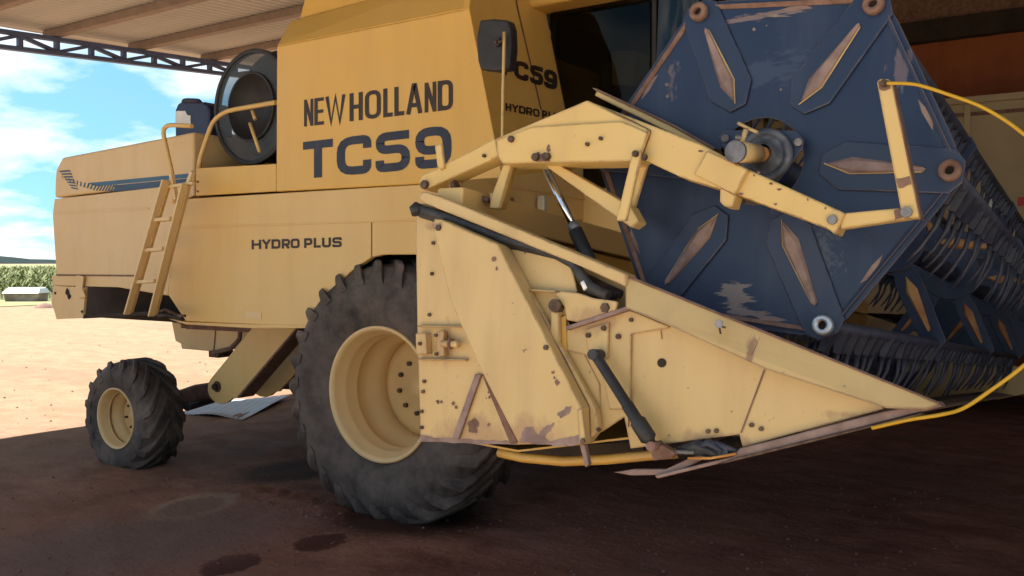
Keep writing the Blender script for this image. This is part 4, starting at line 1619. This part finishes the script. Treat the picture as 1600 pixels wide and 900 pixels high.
b = MB()
b.prism(hpts([(905, 694), (913, 694), (920, 725), (914, 731)], -.06), HY * .02, 'rustpale')
hpart(b, 'hanger', 0.003)
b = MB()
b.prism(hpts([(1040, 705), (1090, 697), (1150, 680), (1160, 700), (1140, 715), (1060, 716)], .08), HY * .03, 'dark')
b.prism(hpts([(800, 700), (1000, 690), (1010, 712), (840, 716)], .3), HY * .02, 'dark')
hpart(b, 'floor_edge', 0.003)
b = MB()
rnd = random.Random(5)
for k in range(9):
    x0, y0 = 1058 + k * 5, 700 + rnd.uniform(-4, 8)
    L = rnd.uniform(30, 55)
    b.tube(hpts([(x0, y0), (x0 + L * .4, y0 - rnd.uniform(1, 7)), (x0 + L, y0 + rnd.uniform(-1, 9))], -.01 - .004 * (k % 4)), [.008, .013, .006], 'tine' if k % 3 else 'hose', 7)
b.prism(hpts([(1080, 696), (1098, 690), (1135, 700), (1138, 709), (1110, 712)], -.02), HY * .012, 'tine')
b.tube(hpts([(1050, 706), (1085, 707)], -.03), .006, 'steel', 7)
b.tube(hpts([(1075, 716), (1110, 716), (1150, 709)], -.025), .004, 'orange', 6)
hpart(b, 'hose_bundle', 0)
# black damper
b = MB()
pa_, pb2 = HP(930, 554, -.05), HP(1021, 697, -.05)
L = pb2 - pa_
b.tube([pa_ + L * t for t in (0, .03, .55, .56, .72, .74, .92, .95, 1.0)], [.012, .0155, .0155, .018, .018, .024, .024, .014, .012], 'black', 14)
b.tube([pa_ - HY * .02, pa_ + HY * .04], .016, 'hose', 12)
b.tube([pb2 - HY * .02, pb2 + HY * .04], .014, 'rust', 12)
hpart(b, 'damper', 0)
b = MB()
b.prism(hpts([(1015, 700), (1035, 695), (1056, 708), (1048, 716), (1020, 720)], -.04), HY * .03, 'rust')
hpart(b, 'damper_foot', 0.003)
# black hydraulic hoses under the top rail
b = MB()
for k, (dy, r) in enumerate(((0, .016), (4, .014), (8, .012))):
    b.tube(hpts([(648, 322 + dy * .5), (660, 328 + dy), (700, 340 + dy), (740, 354 + dy * 1.2), (790, 374 + dy), (830, 384 + dy * .8), (870, 396 + dy * .5), (895, 410 + dy * .5), (910, 432 + dy), (922, 448 + dy), (950, 462 + dy * .5)], -.02 + .012 * k), r, 'hose', 9)
b.tube(hpts([(648, 322), (652, 334)], -.03), .02, 'hose', 10)
hpart(b, 'hydraulic_hose', 0)
b = MB()
for k in range(6):
    b.tube(hpts([(905 + k * 4, 428 + k * 2), (915 + 5 * k, 446), (940 + 6 * k, 470 - 2 * k)], .03 + .01 * (k % 3)), .013, 'hose', 8)
b.tube(hpts([(911, 440), (916, 452)], -.03), .009, 'white', 8)
hpart(b, 'hose_bundle', 0)
# trough: back sheet, floor, top beam, running the header's width
HW = 5.9
prof_top, prof_mid, prof_bot, prof_fr = HP(690, 312, .02), HP(668, 420, .02), HP(668, 680, .02), HP(1140, 668, .02)
b = MB()
def sweep(b, pts, th, mat):
    pts = [Vector(p) for p in pts]
    for i in range(len(pts) - 1):
        a, c = pts[i], pts[i + 1]
        n = (c - a).cross(HY).normalized() * th
        b.prism([a, c, c + n, a + n], HY * HW, mat)
sweep(b, [prof_top, prof_mid, prof_bot], .006, 'inner')
sweep(b, [prof_bot + Vector((.005, 0, 0)), prof_bot.lerp(prof_fr, .35) - HZ * .06, prof_fr], .006, 'inner')
hpart(b, 'trough', 0)
b = MB()
tb = HP(700, 318, .03)
b.prism([tb + HX * -.05 + HZ * -.05, tb + HX * .06 + HZ * -.05, tb + HX * .06 + HZ * .055, tb + HX * -.05 + HZ * .055], HY * (HW - .02), 'body')
b.prism([tb + HX * -.04 + HZ * -.20, tb + HX * .045 + HZ * -.20, tb + HX * .045 + HZ * -.06, tb + HX * -.04 + HZ * -.06], HY * (HW - .02), 'inner')
hpart(b, 'top_beam', 0.006)
b = MB()
b.prism([p + HY * (HW + .03) for p in hpts([(649, 316), (977, 440), (1472, 632), (1165, 697), (657, 688)], 0)], HY * .02, 'header')
hpart(b, 'far_end_panel', 0.003)
# cutter bar and guards
b = MB()
kb = prof_fr + HX * .0
b.prism([kb + HX * x + HZ * z for x, z in ((-.06, -.03), (.05, -.02), (.05, .01), (-.06, .01))], HY * HW, 'hose')
cbar = hpart(b, 'cutter_bar', 0.003)
b = MB()
p = kb + HX * .05 + HY * .05
b.loft([p + HY * -.018 + HZ * -.018, p + HY * .018 + HZ * -.018, p + HY * .018 + HZ * .014, p + HY * -.018 + HZ * .014],
       [p + HX * .12 + HY * -.004 + HZ * -.004, p + HX * .12 + HY * .004 + HZ * -.004, p + HX * .12 + HY * .004 + HZ * .002, p + HX * .12 + HY * -.004 + HZ * .002], 'bolt')
gd = hpart(b, 'knife_guard', 0)
for k in range(2, 76):
    c = gd.copy(); COL.objects.link(c); c.parent = hd; c.location = HY * (.0762 * k)
# yellow lip plate under the knife at the far half
b = MB()
b.prism([kb + HX * x + HZ * z + HY * 2.2 for x, z in ((-.30, -.06), (.02, -.045), (.02, -.038), (-.30, -.05))], HY * (HW - 2.3), 'inner')
hpart(b, 'lip_plate', 0)
# auger
ac = Vector((-1.72, H0.y, 1.42))
ac = H0 + HX * (-1.66 - H0.x) + HZ * (-.66)
b = MB()
b.tube([ac + HY * .05, ac + HY * (HW - .05)], .13, 'blue', 24)
ag = hpart(b, 'auger', 0)
b = MB()
for s, (y0, y1) in ((1, (.05, 2.4)), (-1, (HW - .05, HW - 2.4))):
    n = 90
    for i in range(n + 1):
        t = i / n
        a = s * t * 2 * math.pi * 4.6
        c = ac + HY * (y0 + (y1 - y0) * t)
        d = HX * math.cos(a) + HZ * math.sin(a)
        b.v += [c + d * .13, c + d * .23]
        if i:
            q = len(b.v)
            b.face((q - 4, q - 3, q - 1, q - 2), 'blue', True)
part(b, 'auger_flight', 0, hd, recalc=False)

# ------------------------------------------------------------------ REEL ARM
YA_ = .12
b = MB()
b.prism(hpts([(655, 281), (659, 272), (680, 264), (774, 215), (780, 244), (674, 292), (662, 297), (655, 292)], YA_ - .05), HY * .08, 'arm')
b.prism(hpts([(774, 216), (917, 156), (1014, 203), (1001, 240), (985, 252), (785, 256), (777, 244)], YA_ - .065), HY * .11, 'arm')
b.prism(hpts([(917, 157), (980, 181), (1100, 227), (1168, 264), (1321, 333), (1304, 366), (1291, 356), (1140, 300), (1064, 277), (985, 240), (930, 200)], YA_ - .05), HY * .08, 'arm')
arm = part(b, 'reel_arm', 0.006)


def apart(b, name, bev=0.003, **k):
    return part(b, name, bev, arm, **k)


b = MB()
b.prism(hpts([(830, 198.5), (917, 192.5), (970, 189.5), (1012, 207), (1001, 240), (986, 251.5), (785, 255.5), (778, 244.5), (776, 218)], YA_ - .075), HY * .009, 'arm')
apart(b, 'splice_plate', 0.003)
b = MB()
b.prism(hpts([(1104, 235), (1169, 265), (1148, 304), (1084, 272)], YA_ - .066), HY * .11, 'arm')
b.prism(hpts([(1125, 291), (1150, 303), (1144, 324), (1131, 322), (1124, 315)], YA_ - .06), HY * .06, 'arm')
apart(b, 'sliding_sleeve', 0.004)
b = MB()
b.prism(hpts([(1318, 333), (1404, 325), (1434, 340), (1312, 358)], YA_ - .04), HY * .03, 'arm')
apart(b, 'link', 0.003)
b = MB()
b.prism(hpts([(1370, 128), (1375, 123), (1388, 123), (1393, 128), (1437, 341), (1410, 341)], YA_ - .055), HY * .025, 'arm')
b.prism(hpts([(1392, 128), (1395, 128), (1439, 341), (1436, 341)], YA_ - .055), HY * .05, 'rust')
apart(b, 'upright', 0.003)
b = MB()
for i, (px, am) in enumerate((([(1372, 129), (1378, 125), (1390, 126), (1391, 139), (1380, 142), (1374, 139)], 1.0), ([(1401, 279), (1421, 275), (1424, 288), (1410, 294), (1403, 292)], 1.4), ([(1397, 329), (1406, 326), (1414, 338), (1398, 344)], 1.4))):
    b.flat(hpts(rough_poly(px, am, 3, 40 + i), YA_ - .0565), 'rust')
for i, px in enumerate(([(834, 243), (839, 238), (848, 240), (858, 238), (862, 246), (858, 253), (840, 253)], [(854, 233), (857, 225), (859, 232), (857, 237)],)):
    b.flat(hpts(rough_poly(px, 2.0, 3, 50 + i), YA_ - .0765), 'rust')
for i, (x, y) in enumerate(((1178, 274), (1205, 287), (1218, 296), (1262, 312), (1212, 319), (1158, 303), (1290, 325), (1185, 270), (1095, 236))):
    b.flat([HP(x + (2 + 3 * ((i * 7) % 3) / 2) * math.cos(a) * rnd.uniform(.5, 1.2), y + 2.2 * math.sin(a) * rnd.uniform(.5, 1.2), YA_ - .0515 - (.016 if i == 8 else 0)) for a in [k * .9 for k in range(7)]], 'rust')
each(b, 'rust_patch', arm)
for (x, y, yl, r) in ((665, 289, YA_ - .05, .016), (800, 218, YA_ - .075, .011), (758, 244, YA_ - .05, .006), (919, 226, YA_ - .075, .006), (940, 217, YA_ - .075, .006), (838, 246, YA_ - .08, .013), (854, 245, YA_ - .08, .013),
                      (994, 241, YA_ - .09, .010), (1008, 246, YA_ - .07, .010), (1301, 344, YA_ - .05, .013), (1417, 332, YA_ - .055, .014), (1382, 131, YA_ - .055, .010)):
    b = MB(); b.tube([HP(x, y, yl), HP(x, y, yl) - HY * .012], r, 'bolt' if x not in (1301, 1417) else 'steel', 12, False)
    apart(b, 'bolt', 0.001)
b = MB()
b.prism(hpts([(679, 227), (690, 224), (694, 262), (688, 266), (683, 260)], YA_ - .06), HY * .012, 'arm')
apart(b, 'tab', 0.003)
b = MB()
b.prism(hpts([(924, 136), (932, 139), (1052, 198), (1116, 233), (1112, 240), (1104, 237), (1000, 184), (929, 149), (932, 143)], YA_ + .10), HY * .06, 'arm')
b.prism(hpts([(930, 137), (1052, 194), (1118, 231), (1116, 234), (1052, 198), (930, 140)], YA_ + .095), HY * .07, 'rust')
apart(b, 'angle_rail', 0.002)
b = MB()
b.prism(hpts([(786, 257), (799, 257), (779, 326), (764, 326), (768, 305)], YA_ - .02), HY * .02, 'arm')
b.prism(hpts([(799, 257), (803, 257), (786, 326), (779, 326)], YA_ + .02), HY * .02, 'inner')
apart(b, 'strut', 0.003)
b = MB()
b.prism(hpts([(846, 255), (869, 255), (985, 322), (998, 346), (986, 356), (958, 336)], YA_ - .01), HY * .06, 'arm')
b.tube([HP(990, 349, YA_ + .02), HP(996, 344, YA_ + .08)], .018, 'rust', 10)
apart(b, 'diagonal_brace', 0.004)
b = MB(); b.prism(hpts([(988, 237), (993, 234), (1001, 237), (1000, 248), (978, 345), (962, 345)], YA_ - .09), HY * .014, 'arm'); apart(b, 'strut', 0.003)
b = MB(); b.prism(hpts([(1001, 254), (1013, 252), (989, 332), (978, 326)], YA_ + .04), HY * .014, 'arm'); apart(b, 'strut', 0.003)
b = MB()
b.prism(hpts([(700, 285), (712, 281), (716, 310), (706, 318)], YA_ - .02), HY * .04, 'arm')
b.tube(hpts([(716, 297), (765, 314)], YA_ + .03), .011, 'rust', 8)
b.tube(hpts([(708, 292), (714, 288)], YA_ - .05), .02, 'bolt', 10)
b.prism(hpts([(764, 300), (775, 303), (776, 322), (766, 322)], YA_ + .0), HY * .05, 'header')
apart(b, 'pivot_bracket', 0.003)
# lift cylinder
b = MB()
c0_, c1_, c2_ = HP(854, 266, YA_ + .06), HP(899, 360, YA_ + .06), HP(938, 444, YA_ + .06)
b.tube([c1_, c2_], .024, 'black', 16)
lc = part(b, 'lift_cylinder', 0)
b = MB(); b.tube([c0_, c1_], .0125, 'chrome', 16)
part(b, 'rod', 0, lc)
b = MB(); b.tube([c1_ - (c2_ - c1_) * .12, c1_ + (c2_ - c1_) * .02], .020, 'steel', 16)
part(b, 'gland', 0, lc)

# ------------------------------------------------------------------ REEL
def rp(r, a, y=0.0):
    return REEL_C + (HX * math.cos(a) + HZ * math.sin(a)) * r + HY * y


RO = REEL_R + .045
b = MB()
nh = 36
outer, inner = [], []
for k in range(nh):
    a = REEL_PH + 2 * math.pi * k / nh
    seg = (2 * math.pi * k / nh) % (math.pi / 3)
    rr = RO * math.cos(math.pi / 6) / math.cos(seg - math.pi / 6)
    rr = min(rr, RO * .985)
    outer.append(rp(rr, a)); inner.append(rp(.135, a))
bs = len(b.v)
TH = HY * .006
b.v += outer + inner + [p + TH for p in outer] + [p + TH for p in inner]
for k in range(nh):
    l = (k + 1) % nh
    b.face((bs + k, bs + l, bs + nh + l, bs + nh + k), 'blueplate')
    b.face((bs + 2 * nh + k, bs + 3 * nh + k, bs + 3 * nh + l, bs + 2 * nh + l), 'blueplate')
    b.face((bs + k, bs + 2 * nh + k, bs + 2 * nh + l, bs + l), 'blueplate')
    b.face((bs + nh + k, bs + nh + l, bs + 3 * nh + l, bs + 3 * nh + k), 'blueplate')
reel = part(b, 'reel', 0)


def rpart(b, name, bev=0.002, **k):
    return part(b, name, bev, reel, **k)


def spoke_pt(k, r, s, y):
    a = REEL_PH + k * math.pi / 3
    u = HX * math.cos(a) + HZ * math.sin(a)
    w = -HX * math.sin(a) + HZ * math.cos(a)
    return REEL_C + u * r + w * s + HY * y


for k in range(6):
    b = MB()
    b.prism([spoke_pt(k, r, s, -.010) for r, s in ((.185, -.028), (.185, .028), (.25, .072), (.545, .062), (.575, .03), (.575, -.03), (.545, -.062), (.25, -.072))], HY * .0095, 'blue')
    rpart(b, 'spoke_plate', 0.004)
    b = MB()
    dia = [(.20, 0), (.275, .026), (.36, .019), (.47, .009), (.478, 0), (.47, -.009), (.36, -.019), (.275, -.026)]
    base_ = [spoke_pt(k, r, s, -.0105) for r, s in dia]
    top_ = [spoke_pt(k, .215 + (r - .2) * .95, s * .55, -.020) for r, s in dia]
    b.loft(base_, top_, 'rustpale')
    di = rpart(b, 'stiffener', 0.001)
    b = MB()
    rim_ = []
    rr_ = random.Random(60 + k)
    for i in range(len(dia)):
        r, s = dia[i]; r2, s2 = dia[(i + 1) % len(dia)]
        if s + s2 > 0:
            continue
        b.flat([spoke_pt(k, r, s * .98, -.0145), spoke_pt(k, r2, s2 * .98, -.0145), spoke_pt(k, r2, s2 * .98 + rr_.uniform(.001, .004), -.0165), spoke_pt(k, r, s * .98 + rr_.uniform(.001, .004), -.0165)], 'header')
    part(b, 'worn_paint', 0, reel, recalc=False)
    b = MB()
    c = spoke_pt(k, REEL_R, 0, 0)
    b.lathe(c, -HY, [(.013, .0), (.013, .032), (.026, .032), (.030, .026), (.030, .008)], 'rust' if k not in (5,) else 'galv', 24, True)
    b.disc(c - HY * .012, -HY, .013, .002, 'dark', 16)
    rpart(b, 'bat_bearing', 0)
    # folded rim along each side of the hexagon
    b = MB()
    p0, p1 = spoke_pt(k, RO * .97, .0, 0), spoke_pt(k + 1, RO * .97, .0, 0)
    e_ = (p1 - p0).normalized()
    inw = (REEL_C - (p0 + p1) / 2).normalized()
    b.prism([p0 + e_ * .06 - HY * .012, p1 - e_ * .06 - HY * .012, p1 - e_ * .07 + inw * .013 - HY * .004, p0 + e_ * .07 + inw * .013 - HY * .004], HY * .011, 'blue' if k in (0, 5) else 'rust')
    rpart(b, 'rim_flange', 0.002)
    b = MB()
    for i, (t0, w0, L0) in enumerate(((.25 + .09 * k % .4, .022, .10),)):
        q = p0.lerp(p1, t0) + inw * w0 - HY * .0012
        b.flat([q, q + e_ * L0 * .6 + inw * .006, q + e_ * L0 + inw * .001, q + e_ * L0 * .7 - inw * .008, q + e_ * L0 * .2 - inw * .010], 'rustpale')
    each(b, 'scuff', reel)
# big scuff near the bottom, pale flakes
b = MB()
rr_ = random.Random(77)
for (x, y, L) in ((1178, 488, 30), (1178, 24, 60)):
    b.flat([PP(px, py, REEL_C - HY * .0018, HY) for px, py in ((x, y), (x + L * .5, y - 2.5), (x + L, y + 2), (x + L * .5, y + 3))], 'scuff')
for (x, y, s) in ((1178, 46, 3), (1042, 132, 4), (1043, 150, 3), (1198, 40, 1.5), (1220, 140, 2.5)):
    b.flat([PP(x + s * math.cos(a) * rr_.uniform(.6, 1.2), y + s * math.sin(a) * rr_.uniform(.6, 1.2), REEL_C - HY * .0022, HY) for a in [k * .9 for k in range(7)]], 'scuff')
each(b, 'scuff', reel)
# bearing flange and shaft stub
hub_c = PP(1200, 246, REEL_C - HY * .03, HY)
b = MB()
tri = [(1128, 205), (1135, 203), (1234, 203), (1246, 206), (1256, 217), (1254, 232), (1222, 276), (1210, 288), (1190, 292), (1166, 276), (1126, 228), (1122, 215)]
b.prism([PP(x, y, REEL_C - HY * .045, HY) for x, y in tri], HY * .008, 'blue')
fl = rpart(b, 'bearing_flange', 0.003)
b = MB()
b.lathe(hub_c - HY * .02, -HY, [(.082, .0), (.082, .014), (.074, .02), (.062, .018), (.058, .010), (.05, .012), (.03, .03), (.028, .04)], 'bearing', 36, True)
rpart(b, 'bearing', 0)
b = MB()
s0, s1 = hub_c - HY * .04, PP(1151, 237, REEL_C - HY * .26, HY)
b.tube([hub_c + HY * .04, s0, s0.lerp(s1, .5)], .024, 'orange', 14)
b.tube([s0.lerp(s1, .3), s1], .030, 'header', 16)
b.disc(s1, (s1 - s0), .031, .012, 'bearing', 18)
sh = rpart(b, 'shaft', 0)
b = MB()
b.tube([PP(1158, 226, REEL_C - HY * .2, HY), PP(1166, 202, REEL_C - HY * .2, HY)], .008, 'header', 8)
b.tube([PP(1153, 192, REEL_C - HY * .2, HY), PP(1172, 202, REEL_C - HY * .2, HY), PP(1184, 207, REEL_C - HY * .2, HY)], .005, 'header', 8)
b.tube([PP(1150, 214, REEL_C - HY * .2, HY), PP(1160, 217, REEL_C - HY * .2, HY)], .008, 'steel', 8)
rpart(b, 'lever', 0)
for (x, y) in ((1133, 216), (1247, 222)):
    b = MB(); b.tube([PP(x, y, REEL_C - HY * .046, HY), PP(x, y, REEL_C - HY * .056, HY)], .012, 'steel', 12, False)
    rpart(b, 'bolt', 0.001)
# shaft through the reel, inner spiders, bats
RL = 5.55
b = MB()
b.tube([REEL_C + HY * .03, REEL_C + HY * RL], .055, 'blue', 18)
rpart(b, 'centre_tube', 0)
for ysp in (1.85, 3.7, RL):
    b = MB()
    for k in range(6):
        b.prism([spoke_pt(k, r, s, ysp) for r, s in ((.05, -.03), (.05, .03), (.25, .06), (.545, .05), (.57, .0), (.545, -.05), (.25, -.06))], HY * .01, 'blue')
    b.disc(REEL_C + HY * (ysp - .02), HY, .17, .05, 'blue', 24)
    if ysp == RL:
        b.prism([spoke_pt(k, RO * .97, 0, ysp + .012) for k in range(6)], HY * .006, 'blue')
    sp2 = rpart(b, 'inner_spider', 0.003)
    for k in range(6):
        b = MB()
        b.loft([spoke_pt(k, r, s, ysp - .002) for r, s in dia], [spoke_pt(k, .215 + (r - .2) * .95, s * .55, ysp - .014) for r, s in dia], 'wood')
        part(b, 'stiffener', 0, reel)
tine_d = (HX * -.30 - HZ * 1.0).normalized()


tr_ = random.Random(31)


def tine_mesh(b, p):
    w = (HY + HX * tr_.uniform(-.12, .12)).normalized()
    u = (tine_d + HX * tr_.uniform(-.14, .14) + HY * tr_.uniform(-.07, .07)).normalized()
    tl_ = tr_.uniform(.9, 1.05)
    n = w.cross(u).normalized()
    b.loft([p + w * s * .022 + n * q * .020 for s, q in ((-1, -1), (1, -1), (1, 1), (-1, 1))],
           [p + u * .075 + w * s * .018 + n * q * .010 for s, q in ((-1, -1), (1, -1), (1, 1), (-1, 1))], 'tine')
    bd = tr_.uniform(-.012, .012)
    pts = [p + u * .07 + n * .0, p + u * .14 * tl_ - n * .006 + w * bd * .3, p + u * .21 * tl_ + n * .006 + w * bd * .7, p + u * .26 * tl_ + n * .022 + w * bd]
    b.tube(pts, [.009, .008, .0065, .004], 'tine', 6)


NT, SPC = 42, 0.13
rest = MB()
for k in range(6):
    b = MB()
    c = spoke_pt(k, REEL_R, 0, .01)
    b.tube([c, c + HY * (RL - .03)], .021, 'tine', 12)
    rpart(b, 'bat_tube', 0)
    first = None
    for i in range(NT):
        p = c + HY * (.09 + i * SPC) + tine_d * .005
        lim = {0: 28, 5: 30, 1: 14, 4: 12, 2: 4, 3: 8}[k]
        if k == 3 and i < 4:
            continue
        if i < lim:
            bb = MB(); tine_mesh(bb, p); rpart(bb, 'tine', 0)
        elif tr_.random() > .05:
            tine_mesh(rest, p)
o = rpart(rest, 'tines', 0)
o['kind'] = 'stuff'

# ------------------------------------------------------------------ LOOSE THINGS
# can on the engine hood
YJ = 4.75
jb = PY(299, 206, YJ)
can = thing('fuel_can', 'dark blue plastic can with a white label standing on the rear hood', 'can', (jb.x, YJ + .1, jb.z - .05))
b = MB()
b.prism(ypts([(273, 222), (273, 172), (277, 162), (284, 158), (318, 159), (325, 164), (327, 172), (326, 222)], YJ), Vector((0, .24, 0)), 'can')
b.build('body', can, 0.02, can, seg=3)
b = MB()
b.tube(arc_path([(286, 160), (288, 156), (311, 157), (313, 160)], YJ + .12), .016, 'can', 8)
b.build('handle', can, 0, can)
b = MB()
b.flat(ypts(rough_poly([(274, 174), (289, 173), (292, 179), (298, 181), (298, 197), (274, 197)], .5, 3, 2), YJ - .003), 'white')
b.build('label_sheet', can, 0, can, recalc=False)

# roofing sheet lying on the ground
b = MB()
P00, P10, P11, P01 = PZ(288, 648, .02), PZ(380, 655, .03), PZ(452, 621, .03), PZ(300, 622, .05)
nu, nv = 40, 8
for i in range(nu + 1):
    for j in range(nv + 1):
        u, v = i / nu, j / nv
        p = P00.lerp(P10, u).lerp(P01.lerp(P11, u), v)
        z = .025 + .030 * math.sin(u * 3.3 + v * 1.5) ** 2 + .003 * math.sin(u * 70)
        b.v.append(Vector((p.x, p.y, z)))
for i in range(nu):
    for j in range(nv):
        q = i * (nv + 1) + j
        b.face((q, q + nv + 1, q + nv + 2, q + 1), 'sheet', True)
o = b.build('roofing_sheet', recalc=False)
md = o.modifiers.new('solid', 'SOLIDIFY'); md.thickness = 0.003
tag(o, 'bent grey metal roofing sheet lying on the ground between the wheels', 'metal sheet')

# yellow hose: from the reel arm's upright out and back to the header's point
b = MB()
ctrl = [HP(1386, 130, YA_ - .07), HP(1430, 132, YA_ - .07), HP(1480, 147, YA_ - .07), HP(1540, 170, YA_ - .07), HP(1600, 210, YA_ - .08), HP(1665, 275, YA_ - .12), HP(1705, 380, YA_ - .15), HP(1690, 490, YA_ - .15),
        HP(1600, 571, YA_ - .15), HP(1545, 612, YA_ - .16), HP(1505, 638, YA_ - .17), HP(1470, 648, YA_ - .19), HP(1420, 656, YA_ - .19), HP(1362, 669, YA_ - .19)]
sm = []
for i in range(len(ctrl) - 1):
    p0, p1, p2, p3 = ctrl[max(i - 1, 0)], ctrl[i], ctrl[i + 1], ctrl[min(i + 2, len(ctrl) - 1)]
    for k in range(8):
        t = k / 8
        sm.append(0.5 * ((2 * p1) + (p2 - p0) * t + (2 * p0 - 5 * p1 + 4 * p2 - p3) * t * t + (3 * p1 - p0 - 3 * p2 + p3) * t ** 3))
sm.append(ctrl[-1])
b.tube(sm, .0046, 'yellowhose', 10)
tag(b.build('yellow_hose'), 'thin yellow hose looping from the reel arm down to the header point', 'hose')
